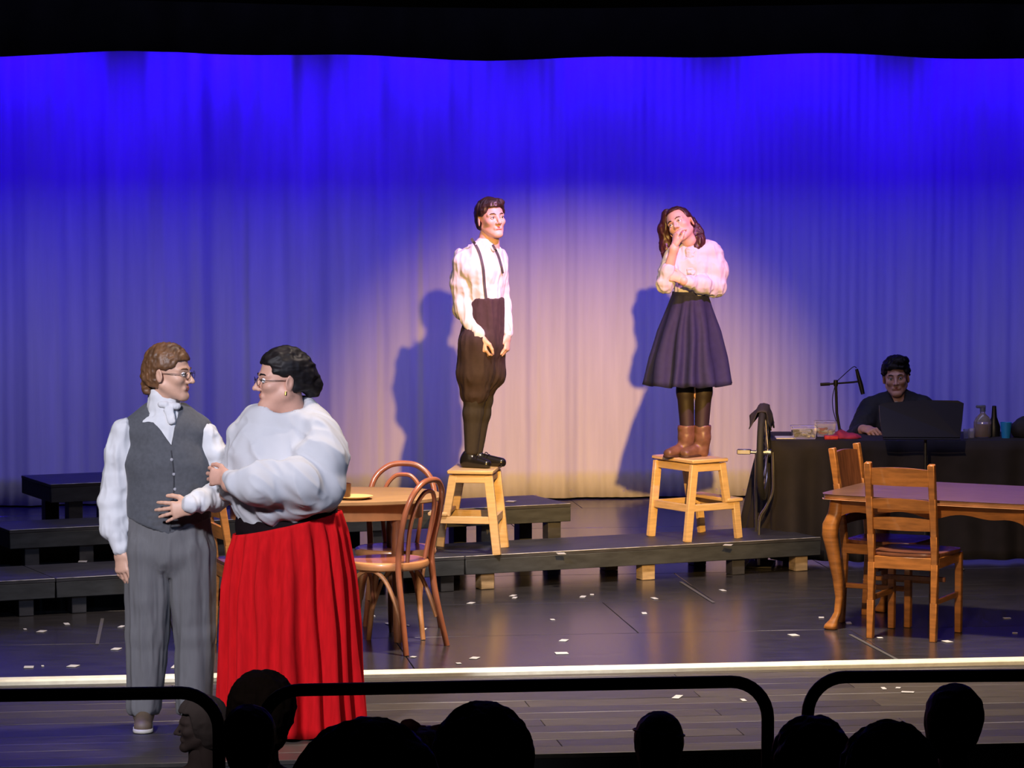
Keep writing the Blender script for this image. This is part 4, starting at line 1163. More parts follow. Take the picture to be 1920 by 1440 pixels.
# waistcoat
F = SDF((-0.30, -0.30, 0.80), (0.34, 0.30, 1.50), 0.006)
F.econe(P(317, 990), P(314, 870), (0.188, 0.128), (0.184, 0.122)); F.econe(P(314, 870), P(313, 815), (0.184, 0.122), (0.155, 0.105))
F.econe(P(259, 806, 0.01), P(290, 778, 0.02), (0.058, 0.075), (0.055, 0.07), (0.7, 0, 0.7), 0.03); F.econe(P(372, 806, 0.01), P(336, 778, 0.02), (0.058, 0.075), (0.055, 0.07), (0.7, 0, -0.7), 0.03)
vL, vR, vB = P(268, 752), P(338, 750), P(326, 834)
F.carve([(vB, (-(vL[2] - vB[2]), 0, (vL[0] - vB[0]))), (vB, ((vR[2] - vB[2]), 0, -(vR[0] - vB[0]))), ((0, 0.03, 0), (0, 1, 0))])
F.cone(P(308, 800, 0.02), P(308, 740, 0.02), 0.05, 0.074, 0.006, sub=True)
pt = P(322, 997)
for sx, q in ((-1, P(236, 966)), (1, P(405, 968))):
    d = q - pt; n = np.array([d[2], 0, -d[0]]); n = n if n[2] < 0 else -n
    F.carve([(pt, -n), ((pt[0] - sx * 0.002, 0, 0), (-sx, 0, 0))])
F.cut(P(320, 998), (0, 0, -1))
vest = sdf_part('waistcoat', F, M_vest, f.e, dict(amp=0.004, freq=(10, 10, 16), seed=11))
for (px, py) in ((327, 857), (331, 884), (333, 912), (331, 940)):
    q = P(px, py); y = surf_y(vest, q[0], q[2])
    MB().lathe([(0.0001, 0.005), (0.006, 0.004), (0.0075, 0.0), (0.0075, -0.003)], 12, (q[0], y, q[2]), Matrix.Rotation(math.pi / 2, 3, 'X')).build('button', mat('pale_button', (0.35, 0.35, 0.38), 0.3), f.e)
surf_strip('front_edge', vest, [(P(326, 840)[0], P(326, 840)[2]), (P(331, 880)[0], P(331, 880)[2]), (P(330, 940)[0], P(330, 940)[2]), (P(324, 990)[0], P(324, 990)[2])], 0.006, mat('vest_seam', (0.03, 0.03, 0.036), 0.9), f.e, 0.002)
# trousers
F = SDF((-0.36, -0.30, 0.0), (0.36, 0.28, 1.02), 0.007)
F.econe(P(318, 970), P(318, 1030), (0.172, 0.118), (0.190, 0.130))
F.econe(P(279, 1035), P(276, 1190), (0.108, 0.115), (0.088, 0.095), k=0.02); F.econe(P(276, 1190), P(270, 1322), (0.088, 0.095), (0.072, 0.085), k=0.02)
F.econe(P(358, 1035), P(365, 1190), (0.108, 0.115), (0.084, 0.095), k=0.02); F.econe(P(365, 1190), P(362, 1322), (0.084, 0.095), (0.074, 0.085), k=0.02)
F.cut(P(270, 1338), (0, 0, -1)); F.cut(P(318, 965), (0, 0, 1))
sdf_part('trousers', F, M_trous, f.e, [dict(amp=0.007, freq=(24, 20, 2.6), seed=21, ridge=True), dict(amp=0.004, freq=(6, 6, 10), seed=22)])
for (hx_, tx, ty) in ((270, 268, -0.17), (364, 372, -0.15)):
    F = SDF((-0.35, -0.32, -0.01), (0.35, 0.2, 0.2), 0.005)
    h0 = P(hx_, 1360, 0.03); t0 = P(tx, 1360, ty)
    sole_shoe(F, h0, t0, 0.045, 0.062, 0.0); F.cone((h0[0], 0.01, 0.06), (h0[0], 0.0, 0.10), 0.045, 0.04, 0.03)
    F.cut((0, 0, 0.012), (0, 0, -1))
    so = sdf_part('shoe', F, M_tan, f.e)
    F = SDF((-0.35, -0.34, -0.01), (0.35, 0.2, 0.06), 0.005)
    sole_shoe(F, h0, t0, 0.050, 0.07, -0.02); F.cut((0, 0, 0.001), (0, 0, -1)); F.cut((0, 0, 0.02), (0, 0, 1))
    F = sdf_part('sole', F, M_sole, so)

# ---- person in the red skirt -------------------------------------------------
f = Figure(550, 1383, 14.90, 0.0, 'person in a white puffed blouse and long red skirt, dark hair tied back, wearing spectacles')
P = f.P
hd = Head(P(528, 713, -0.01), yaw=-74, pitch=3, roll=-3, scale=1.10, jaw=1.05, fat=0.008, neck=0.060, nose=0.9)
shL, elL, wrL = P(596, 812, -0.06), P(600, 915, -0.17), P(430, 908, -0.235)
handL = hand(P(428, 896, -0.225), (-0.95, 0.45, 0.02), (-0.25, -1, 0.1), (0, 0, 1), (0.55, 0.55, 0.55, 0.55), 0.20, 0.3, 0.175)
def prim(F):
    F.econe(P(540, 990), P(535, 860), (0.17, 0.13), (0.16, 0.12)); F.econe(P(535, 860), P(540, 805), (0.16, 0.12), (0.14, 0.09))
    F.cone(P(542, 800, 0.02), P(535, 745, 0.02), 0.075, 0.066)
    F.chain([shL, elL, wrL, P(424, 896, -0.225)], [0.06, 0.05, 0.033, 0.026]); F.chain([P(452, 818, 0.04), P(440, 895, 0.03), P(425, 925, -0.05)], [0.055, 0.045, 0.035])
    F.chain([P(515, 1010), P(515, 1200), P(515, 1365)], [0.1, 0.065, 0.045]); F.chain([P(580, 1010), P(580, 1200), P(580, 1365)], [0.1, 0.065, 0.045])
core(f, [hd.skin(), handL], prim, skin=M_skin3)
hd.features(f.e, M_skin3, M_hair_black)
hd.glasses(f.e)
def hb(F):
    cap_hair(F, back=0.02, fringe=0.0, nape=-0.055, puff=0.004)
    F.ell((0, 0.125, -0.025), (0.040, 0.042, 0.045), k=0.02); F.ell((0, 0.09, 0.02), (0.06, 0.05, 0.06), k=0.03)
hd.hair('hair', M_hair_black, f.e, hb, 0.004, (24, 24, 40), seed=6)
for sx in (-1, 1):
    ek = MB().tube([(sx * 0.080, 0.0, -0.040), (sx * 0.081, -0.002, -0.055)], 0.005, 8); ek.v = [tuple(p) for p in hd.tr(ek.v)]; ek.build('earring', mat('gold', (0.6, 0.4, 0.12), 0.3, metal=1.0), f.e)
# blouse
F = SDF((-0.40, -0.50, 0.85), (0.36, 0.34, 1.50), 0.0065)
F.econe(P(528, 935), P(528, 860), (0.215, 0.175), (0.215, 0.165), k=0.04); F.econe(P(528, 860), P(536, 800), (0.215, 0.165), (0.17, 0.12), k=0.04)
F.cone(P(470, 808, 0.03), P(520, 785, 0.03), 0.075, 0.08, 0.04); F.cone(P(585, 800, 0.0), P(548, 783, 0.02), 0.075, 0.08, 0.04)
F.econe(P(540, 792, 0.02), P(540, 778, 0.015), (0.125, 0.11), (0.110, 0.10), k=0.03)
F.cone(P(538, 792, 0.02), P(536, 750, -0.02), 0.070, 0.105, 0.006, sub=True)
# the left arm's full sleeve, swept across the front
F.chain([shL, P(600, 860, -0.13), elL], [0.098, 0.105, 0.095], 0.04)
F.chain([elL, P(560, 905, -0.235), P(490, 905, -0.26), P(445, 905, -0.245)], [0.088, 0.095, 0.086, 0.055], 0.03)
F.cone(P(447, 905, -0.243), P(432, 900, -0.232), 0.044, 0.040, 0.006)
F.chain([P(560, 930, -0.18), P(510, 945, -0.16)], [0.085, 0.075], 0.04)
F.chain([P(612, 905, -0.09), P(608, 938, -0.09)], [0.062, 0.055], 0.02)
F.chain([P(452, 818, 0.04), P(444, 888, 0.03), P(436, 915, -0.05)], [0.062, 0.062, 0.05], 0.03)
F.econe(P(535, 945, -0.01), P(535, 955, -0.01), (0.20, 0.16), (0.185, 0.15), k=0.03)
F.cut(P(478, 966), (-0.25, 0, -1)) if False else None
blouse = sdf_part('blouse', F, M_blouse, f.e, [dict(amp=0.016, freq=(12, 12, 3.4), seed=31, ridge=True, octaves=1, warp=np.array(Ry(28))), dict(amp=0.0045, freq=(24, 24, 5), seed=33, ridge=True, octaves=1, warp=np.array(Ry(50)))])
# sash and skirt
tl = lambda x, y: 0.22 * x - 0.012
F = SDF((-0.36, -0.32, 0.8), (0.32, 0.3, 1.1), 0.007)
F.econe(P(538, 955), P(540, 985), (0.222, 0.175), (0.232, 0.185), k=0.02)
F.cut(P(540, 1012), (0, 0, -1)); F.cut(P(540, 940), (0, 0, 1))
sdf_part('sash', F, M_sash, f.e, dict(amp=0.003, freq=(20, 20, 40), seed=35))
keys = [(P(538, 974), 0.236, 0.190, 0.004), (P(539, 1010), 0.256, 0.205, 0.011), (P(540, 1080), 0.280, 0.225, 0.016), (P(543, 1170), 0.290, 0.245, 0.020), (P(546, 1270), 0.300, 0.262, 0.023), (P(550, 1380), 0.310, 0.28, 0.026)]
for k_ in keys: k_[0][1] = 0.0
keys[-1][0][2] = 0.012
pleat_loft('skirt', interp_rings(keys, 28), M_redskirt, f.e, n=420, pleats=19, seed=2, tilt=tl)
for px in (515, 580):
    F = SDF((-0.2, -0.3, -0.01), (0.2, 0.2, 0.2), 0.006); q = P(px, 1375)
    sole_shoe(F, (q[0], 0.04, 0), (q[0] - 0.06, -0.16, 0), 0.042, 0.06, 0.0); F.cut((0, 0, 0.001), (0, 0, -1)); F.cone((q[0], 0.02, 0.05), (q[0], 0.02, 0.1), 0.045, 0.042, 0.02)
    sdf_part('shoe', F, M_blackshoe, f.e)

# ---- person in knickers on the left stool -------------------------------------
ZS = 0.2 + 0.492
f = Figure(893, 864, STOOL1.y + 0.02, ZS, 'person in white shirt, braces and brown knickers standing on the left stool')
P = f.P
hd = Head(P(921, 411, -0.01), yaw=28, pitch=5, roll=-3, scale=0.96, jaw=0.98, neck=0.05)
shR, elR, wrR = P(868, 492, -0.03), P(872, 578, -0.02), P(899, 628, -0.12)
shL, elL, wrL = P(934, 486, 0.07), P(941, 572, 0.08), P(951, 622, 0.01)
handR = hand(P(901, 633, -0.125), (0.12, -0.12, -1), (-0.6, -0.8, 0), (0.8, -0.6, 0), (0.62, 0.66, 0.7, 0.72), 0.03, 0.25, 0.17)
handL = hand(P(951, 630, 0.00), (-0.05, -0.15, -1), (0.9, -0.35, 0), (-0.2, -1, 0), (0.5, 0.55, 0.6, 0.65), 0.05, 0.25, 0.17)
sd36 = (math.cos(math.radians(36)), math.sin(math.radians(36)), 0)
def prim(F):
    F.econe(P(905, 640), P(906, 540), (0.10, 0.08), (0.09, 0.075), sd36); F.econe(P(906, 540), P(903, 490), (0.09, 0.075), (0.11, 0.08), sd36)
    F.cone(P(905, 480, 0.01), P(916, 435, 0.0), 0.05, 0.048)
    F.chain([shR, elR, wrR, P(901, 634, -0.125)], [0.042, 0.035, 0.026, 0.021]); F.chain([shL, elL, wrL, P(951, 632, 0.0)], [0.042, 0.035, 0.026, 0.021])
    F.chain([P(893, 650, -0.05), P(892, 740, -0.05), P(884, 848, -0.05)], [0.07, 0.048, 0.03]); F.chain([P(912, 650, 0.06), P(908, 740, 0.06), P(893, 848, 0.06)], [0.07, 0.048, 0.03])
core(f, [hd.skin(), handR, handL], prim, lo=(-0.4, -0.4, -0.02), hi=(0.4, 0.4, 1.6), skin=M_skin2)
hd.features(f.e, M_skin2)
hd.hair('hair', M_hair_dark, f.e, lambda F: (cap_hair(F, back=0.0, fringe=-0.004, nape=-0.07, puff=0.004), F.ell((0.02, -0.055, 0.092), (0.05, 0.03, 0.025), k=0.02)), 0.004, (30, 50, 30), seed=9)
F = SDF((-0.30, -0.30, 0.75), (0.30, 0.30, 1.42), 0.0055)
F.econe(P(910, 572), P(905, 505), (0.094, 0.088), (0.142, 0.105), sd36, k=0.03); F.econe(P(905, 505), P(905, 480), (0.142, 0.105), (0.12, 0.085), sd36, k=0.03)
F.cone(P(872, 488, -0.02), P(903, 474, 0.0), 0.050, 0.050, 0.03); F.cone(P(934, 483, 0.05), P(914, 473, 0.0), 0.042, 0.048, 0.03)
F.chain([shR, P(868, 535, -0.02), elR, P(884, 606, -0.07)], [0.060, 0.062, 0.060, 0.044], 0.03); F.cone(P(885, 608, -0.075), P(898, 629, -0.12), 0.036, 0.032, 0.01)
F.chain([shL, elL, P(948, 606, 0.04)], [0.046, 0.044, 0.038], 0.03); F.cone(P(948, 606, 0.035), P(951, 625, 0.01), 0.031, 0.028, 0.01)
F.chain([P(862, 478, 0.05), P(860, 520, 0.07), P(864, 556, 0.06)], [0.032, 0.040, 0.036], 0.03)
F.econe(P(908, 468, 0.0), P(910, 461, -0.005), (0.066, 0.062), (0.058, 0.057), sd36, k=0.008); F.econe(P(905, 458, -0.055), P(903, 470, -0.085), (0.026, 0.007), (0.010, 0.006), (0.8, -0.5, 0), 0.004); F.econe(P(921, 459, -0.045), P(926, 469, -0.07), (0.022, 0.007), (0.009, 0.006), (0.8, 0.6, 0), 0.004)
shirt = sdf_part('shirt', F, M_shirt, f.e, [dict(amp=0.006, freq=(24, 24, 8), seed=41, ridge=True), dict(amp=0.003, freq=(14, 14, 26), seed=42)])
M_brace = mat('grey_brace', (0.05, 0.05, 0.06), 0.7)
def pz(*pp): return [(P(x, y)[0], P(x, y)[2]) for x, y in pp]
surf_strip('brace', shirt, pz((884, 446), (898, 470), (906, 500), (909, 535), (912, 560)), 0.016, M_brace, f.e, 0.004)
surf_strip('brace', shirt, pz((924, 458), (934, 478), (940, 498), (943, 512)), 0.014, M_brace, f.e, 0.004)
F = SDF((-0.30, -0.30, 0.30), (0.30, 0.30, 1.05), 0.006)
F.econe(P(912, 556), P(905, 640), (0.106, 0.102), (0.128, 0.125), sd36, k=0.03)
F.chain([P(893, 645, -0.05), P(892, 700, -0.05), P(890, 735, -0.05)], [0.108, 0.100, 0.082], 0.03); F.chain([P(912, 645, 0.05), P(912, 700, 0.06), P(904, 728, 0.06)], [0.108, 0.102, 0.078], 0.03)
F.cut(P(890, 755), (0.1, 0, -1)); F.cut(P(914, 559), (0, 0, 1))
sdf_part('knickers', F, M_knick, f.e, [dict(amp=0.006, freq=(24, 24, 4), seed=45, ridge=True), dict(amp=0.003, freq=(10, 10, 10), seed=46)])
for (a, dy, b) in ((888, -0.05, 884), (902, 0.06, 893)):
    F = SDF((-0.3, -0.3, 0.0), (0.3, 0.3, 0.5), 0.005)
    F.chain([P(a + 2, 742, dy), P(a - 1, 775, dy), P(b, 845, dy)], [0.062, 0.058, 0.040], 0.02); F.cone(P(a + 2, 745, dy), P(a + 2, 750, dy), 0.066, 0.066, 0.01)
    sdf_part('sock', F, M_sock, f.e, dict(amp=0.0015, freq=(60, 60, 6), seed=3))
for (hx_, tx, hdy, tdy_) in ((872, 912, -0.045, -0.10), (884, 940, 0.06, 0.01)):
    F = SDF((-0.3, -0.3, -0.005), (0.3, 0.3, 0.2), 0.0045)
    h0 = P(hx_, 860, hdy); t0 = P(tx, 860, tdy_)
    sole_shoe(F, h0, t0, 0.036, 0.052, 0.0); F.cone((h0[0] + 0.02, h0[1], 0.045), (h0[0] + 0.025, h0[1], 0.075), 0.038, 0.034, 0.02)
    F.cut((0, 0, 0.0), (0, 0, -1))
    so = sdf_part('shoe', F, M_blackshoe, f.e)
    m_ = (np.array(h0) * 0.45 + np.array(t0) * 0.55)
    MB().tube(catmull([(m_[0] - 0.02, m_[1] - 0.025, 0.070), (m_[0] - 0.012, m_[1], 0.082), (m_[0] - 0.0, m_[1] + 0.02, 0.072)], 4), 0.003, 6).tube(catmull([(m_[0] - 0.005, m_[1] - 0.03, 0.058), (m_[0] + 0.005, m_[1], 0.070), (m_[0] + 0.012, m_[1] + 0.02, 0.06)], 4), 0.003, 6).build('laces', M_blackshoe, so)

# ---- person in the dark skirt on the right stool --------------------------------
f = Figure(1296, 858, STOOL2.y - 0.02, ZS, 'person in white blouse and dark pleated skirt on the right stool, hand to tilted face')
P = f.P
hd = Head(P(1276, 423, -0.03), yaw=-18, pitch=24, roll=-32, scale=0.95, jaw=0.96, neck=0.044, nose=0.8, neck_len=0.055)
shR, elR, wrR = P(1262, 482, -0.02), P(1247, 532, -0.16), P(1264, 466, -0.21)
shL, elL, wrL = P(1336, 480, 0.01), P(1342, 538, -0.04), P(1282, 527, -0.20)
handR = hand(P(1265, 462, -0.21), (0.12, 0.25, 1), (-0.9, -0.45, 0), (0.4, -0.9, 0.1), (0.45, 0.55, 0.8, 0.9), 0.05, 0.2, 0.155)
handL = hand(P(1280, 523, -0.20), (-0.95, -0.1, 0.30), (0.1, -1, 0.2), (0.2, -0.1, 1), (0.25, 0.25, 0.3, 0.35), 0.15, 0.3, 0.155)
def prim(F):
    F.econe(P(1293, 600), P(1297, 540), (0.10, 0.08), (0.085, 0.07)); F.econe(P(1297, 540), P(1298, 485), (0.085, 0.07), (0.11, 0.08))
    F.cone(P(1296, 480, 0.01), P(1288, 445, 0.0), 0.05, 0.044)
    F.chain([shR, elR, wrR, P(1266, 460, -0.21)], [0.04, 0.036, 0.026, 0.021]); F.chain([shL, elL, wrL, P(1277, 523, -0.2)], [0.04, 0.034, 0.025, 0.020])
    F.chain([P(1284, 620, 0.0), P(1285, 735, 0.0), P(1288, 845, 0.0)], [0.07, 0.046, 0.030]); F.chain([P(1314, 620, 0.0), P(1317, 735, 0.0), P(1316, 845, 0.0)], [0.07, 0.046, 0.030])
core(f, [hd.skin(), handR, handL], prim, lo=(-0.4, -0.4, -0.02), hi=(0.4, 0.4, 1.6), skin=M_skin2)
hd.features(f.e, M_skin2)
hd.hair('hair', M_hair_red, f.e, lambda F: cap_hair(F, back=0.0, fringe=-0.022, nape=-0.05, puff=0.0, side=0.022), 0.003, (40, 40, 16), seed=12)
F = SDF((-0.3, -0.3, 1.0), (0.3, 0.3, 1.62), 0.005)
F.chain([P(1252, 404, 0.02), P(1247, 430, 0.03), P(1249, 460, 0.02), P(1249, 482, -0.02)], [0.034, 0.036, 0.034, 0.022], 0.02)
F.chain([P(1296, 415, 0.03), P(1306, 437, 0.01), P(1310, 452, -0.03), P(1306, 464, -0.05)], [0.026, 0.036, 0.036, 0.024], 0.02)
F.chain([P(1262, 420, 0.06), P(1280, 450, 0.07), P(1290, 475, 0.08)], [0.05, 0.05, 0.04], 0.02)
sdf_part('long_hair', F, M_hair_red, f.e, dict(amp=0.006, freq=(45, 45, 16), seed=13, ridge=True))
F = SDF((-0.30, -0.34, 0.90), (0.30, 0.30, 1.45), 0.0055)
F.econe(P(1297, 556), P(1299, 500), (0.098, 0.086), (0.135, 0.105), k=0.03); F.econe(P(1299, 500), P(1299, 478), (0.135, 0.105), (0.115, 0.085), k=0.03)
F.cone(P(1268, 478, 0.0), P(1296, 464, 0.01), 0.050, 0.05, 0.03); F.cone(P(1328, 470, 0.0), P(1302, 464, 0.01), 0.062, 0.05, 0.03)
F.chain([shR, P(1255, 508, -0.08), elR], [0.055, 0.055, 0.050], 0.03); F.chain([elR, P(1253, 505, -0.185)], [0.048, 0.040], 0.02)
F.chain([shL, P(1342, 508, -0.01), elL, P(1318, 535, -0.11), P(1290, 529, -0.185)], [0.066, 0.066, 0.054, 0.048, 0.036], 0.03)
F.econe(P(1297, 470, 0.0), P(1295, 454, -0.005), (0.064, 0.062), (0.054, 0.054), k=0.015)
F.cut(P(1297, 556), (0, 0, -1))
sdf_part('blouse', F, M_blouse, f.e, [dict(amp=0.006, freq=(26, 26, 9), seed=51, ridge=True), dict(amp=0.003, freq=(14, 14, 30), seed=52)])
F = SDF((-0.12, -0.30, 1.1), (0.12, 0.1, 1.40), 0.004)
F.econe(P(1295, 468, -0.075), P(1297, 540, -0.115), (0.026, 0.012), (0.020, 0.012), k=0.01)
sdf_part('ruffle', F, M_blouse, f.e, dict(amp=0.006, freq=(50, 50, 40), seed=54, ridge=True))
keys = [(P(1294, 549), 0.106, 0.094, 0.001), (P(1293, 575), 0.134, 0.118, 0.004), (P(1291, 620), 0.184, 0.155, 0.012), (P(1289, 670), 0.222, 0.19, 0.019), (P(1288, 722), 0.250, 0.22, 0.024)]
for k_ in keys: k_[0][1] = 0.0
pleat_loft('skirt', interp_rings(keys, 20), M_skirt, f.e, n=280, pleats=12, seed=5)
MB().lathe([(0.108, -0.012), (0.110, 0.0), (0.108, 0.014), (0.100, 0.014)], 40, P(1294, 551), sy=0.9).build('waistband', M_skirt, f.e)
for (a, b) in ((1284, 1288), (1318, 1316)):
    F = SDF((-0.3, -0.3, 0.1), (0.3, 0.3, 0.9), 0.006); F.chain([P(a, 640, 0.0), P(a + 1, 735, 0.0), P(b, 798, 0.0)], [0.078, 0.052, 0.043], 0.02)
    sdf_part('tights', F, M_tights, f.e)
for (sx, tx, dy0, dy1) in ((1287, 1254, 0.01, -0.10), (1317, 1286, 0.01, -0.10)):
    F = SDF((-0.3, -0.3, -0.005), (0.3, 0.3, 0.3), 0.0045)
    a = P(sx, 800, dy0); b = P(sx - 1, 846, dy0); t = P(tx, 858, dy1)
    F.chain([a, P(sx, 820, dy0), b], [0.053, 0.048, 0.042], 0.02)
    sole_shoe(F, (b[0] + 0.005, dy0 + 0.02), (t[0], dy1 + 0.02), 0.038, 0.055, 0.0)
    F.cut((0, 0, 0.0), (0, 0, -1)); F.cut(P(sx, 797), (0, 0, 1))
    so = sdf_part('boot', F, M_boot, f.e, dict(amp=0.003, freq=(25, 25, 30), seed=61))
    F = SDF((-0.3, -0.3, -0.005), (0.3, 0.3, 0.05), 0.0045); sole_shoe(F, (b[0] + 0.008, dy0 + 0.02), (t[0], dy1 + 0.02), 0.041, 0.06, -0.012); F.cut((0, 0, 0), (0, 0, -1)); F.cut((0, 0, 0.014), (0, 0, 1))
    sdf_part('boot_sole', F, mat('dark_sole', (0.05, 0.025, 0.018), 0.6), so)

# ---- person seated behind the draped table ----------------------------------------
f = Figure(1682, 1032, 21.95, 0.0, 'person with short dark hair in a dark jacket seated behind the draped table')
P = f.P
hd = Head(P(1680, 708, -0.04), yaw=-8, pitch=-2, roll=-4, scale=0.99, fat=0.003, neck=0.056)
shR, elR, wrR = P(1632, 768, -0.02), P(1606, 822, -0.22), P(1618, 806, -0.47)
shL, elL, wrL = P(1732, 766, -0.02), P(1752, 822, -0.2), P(1700, 808, -0.46)
handR = hand(P(1622, 804, -0.50), (0.45, -0.85, -0.1), (-0.3, -0.25, 1), (0.8, 0.3, 0), (0.55, 0.6, 0.65, 0.65), 0.05, 0.5, 0.18)
handL = hand(P(1695, 808, -0.49), (-0.4, -0.85, -0.1), (0.2, -0.2, 1), (-0.8, 0.3, 0), (0.45, 0.5, 0.5, 0.5), 0.05, 0.5, 0.18)
def prim(F):
    F.econe((0, 0, 0.55), P(1682, 800, -0.02), (0.16, 0.12), (0.16, 0.11)); F.econe(P(1682, 800, -0.02), P(1682, 766, -0.02), (0.16, 0.11), (0.13, 0.08))
    F.cone(P(1682, 765, -0.01), P(1681, 735, -0.03), 0.058, 0.055)
    F.chain([shR, elR, wrR, P(1622, 804, -0.50)], [0.05, 0.044, 0.03, 0.025]); F.chain([shL, elL, wrL, P(1695, 808, -0.49)], [0.05, 0.044, 0.03, 0.025])
    for sx in (-1, 1): F.chain([(sx * 0.09, 0, 0.54), (sx * 0.11, -0.42, 0.52), (sx * 0.11, -0.40, 0.08), (sx * 0.11, -0.5, 0.045)], [0.085, 0.062, 0.045, 0.04])
core(f, [hd.skin(), handR, handL], prim, lo=(-0.4, -0.7, -0.02), hi=(0.4, 0.3, 1.3), skin=M_skin3)
hd.features(f.e, M_skin3)
hd.hair('hair', M_hair_black, f.e, lambda F: (cap_hair(F, back=0.005, fringe=0.004, nape=-0.065, puff=0.010), F.ell((0.03, -0.02, 0.11), (0.06, 0.06, 0.03), k=0.02)), 0.006, (35, 35, 35), seed=14)
F = SDF((-0.45, -0.62, 0.45), (0.45, 0.3, 1.15), 0.007)
F.econe((0, 0, 0.56), P(1682, 800, -0.02), (0.20, 0.15), (0.195, 0.14)); F.econe(P(1682, 800, -0.02), P(1682, 772, -0.02), (0.195, 0.14), (0.15, 0.10))
F.cone(P(1640, 762, -0.02), P(1670, 748, -0.01), 0.06, 0.06, 0.03); F.cone(P(1724, 760, -0.02), P(1694, 748, -0.01), 0.06, 0.06, 0.03)
F.chain([shR, elR, P(1616, 808, -0.44)], [0.075, 0.066, 0.044], 0.03); F.chain([shL, elL, P(1703, 810, -0.43)], [0.075, 0.066, 0.044], 0.03)
F.econe(P(1682, 752, -0.02), P(1682, 742, -0.02), (0.075, 0.07), (0.068, 0.065), k=0.01)
nb = P(1681, 770); F.carve([(nb, (-(0.11), 0, -0.05)), (nb, (0.11, 0, -0.05)), ((0, -0.04, 0), (0, 1, 0))])
sdf_part('jacket', F, M_jacket, f.e, dict(amp=0.005, freq=(16, 16, 12), seed=71, ridge=True))
F = SDF((-0.15, -0.3, 0.9), (0.15, 0.1, 1.15), 0.005); F.econe(P(1681, 775, -0.075), P(1681, 755, -0.03), (0.05, 0.045), (0.06, 0.055), k=0.01)
sdf_part('undershirt', F, M_shirt, f.e)
for sx in (-1, 1):
    F = SDF((-0.3, -0.72, 0.03), (0.3, 0.2, 0.72), 0.008); F.chain([(sx * 0.09, 0, 0.55), (sx * 0.11, -0.42, 0.53), (sx * 0.11, -0.40, 0.10)], [0.105, 0.078, 0.062], 0.03)
    sdf_part('trouser_leg', F, M_jacket, f.e)
    F = SDF((-0.3, -0.72, -0.01), (0.3, 0.0, 0.2), 0.007); sole_shoe(F, (sx * 0.11, -0.38), (sx * 0.12, -0.56), 0.045, 0.06, 0.0); F.cone((sx * 0.11, -0.4, 0.05), (sx * 0.11, -0.4, 0.11), 0.05, 0.05); F.cut((0, 0, 0.001), (0, 0, -1))
    sdf_part('shoe', F, M_blackshoe, f.e)
e = empty('stool', (f.b.x, f.b.y + 0.02, 0), 'black round stool under the person behind the draped table', 'stool')
MB().lathe([(0.0001, 0.415), (0.16, 0.415), (0.175, 0.425), (0.175, 0.445), (0.16, 0.452), (0.0001, 0.452)], 28).build('seat', M_black, e)
for k in range(4):
    a = math.pi / 4 + k * math.pi / 2; MB().tube([(0.10 * math.cos(a), 0.10 * math.sin(a), 0.42), (0.17 * math.cos(a), 0.17 * math.sin(a), 0.0)], 0.013, 8).build('leg', M_metal, e)

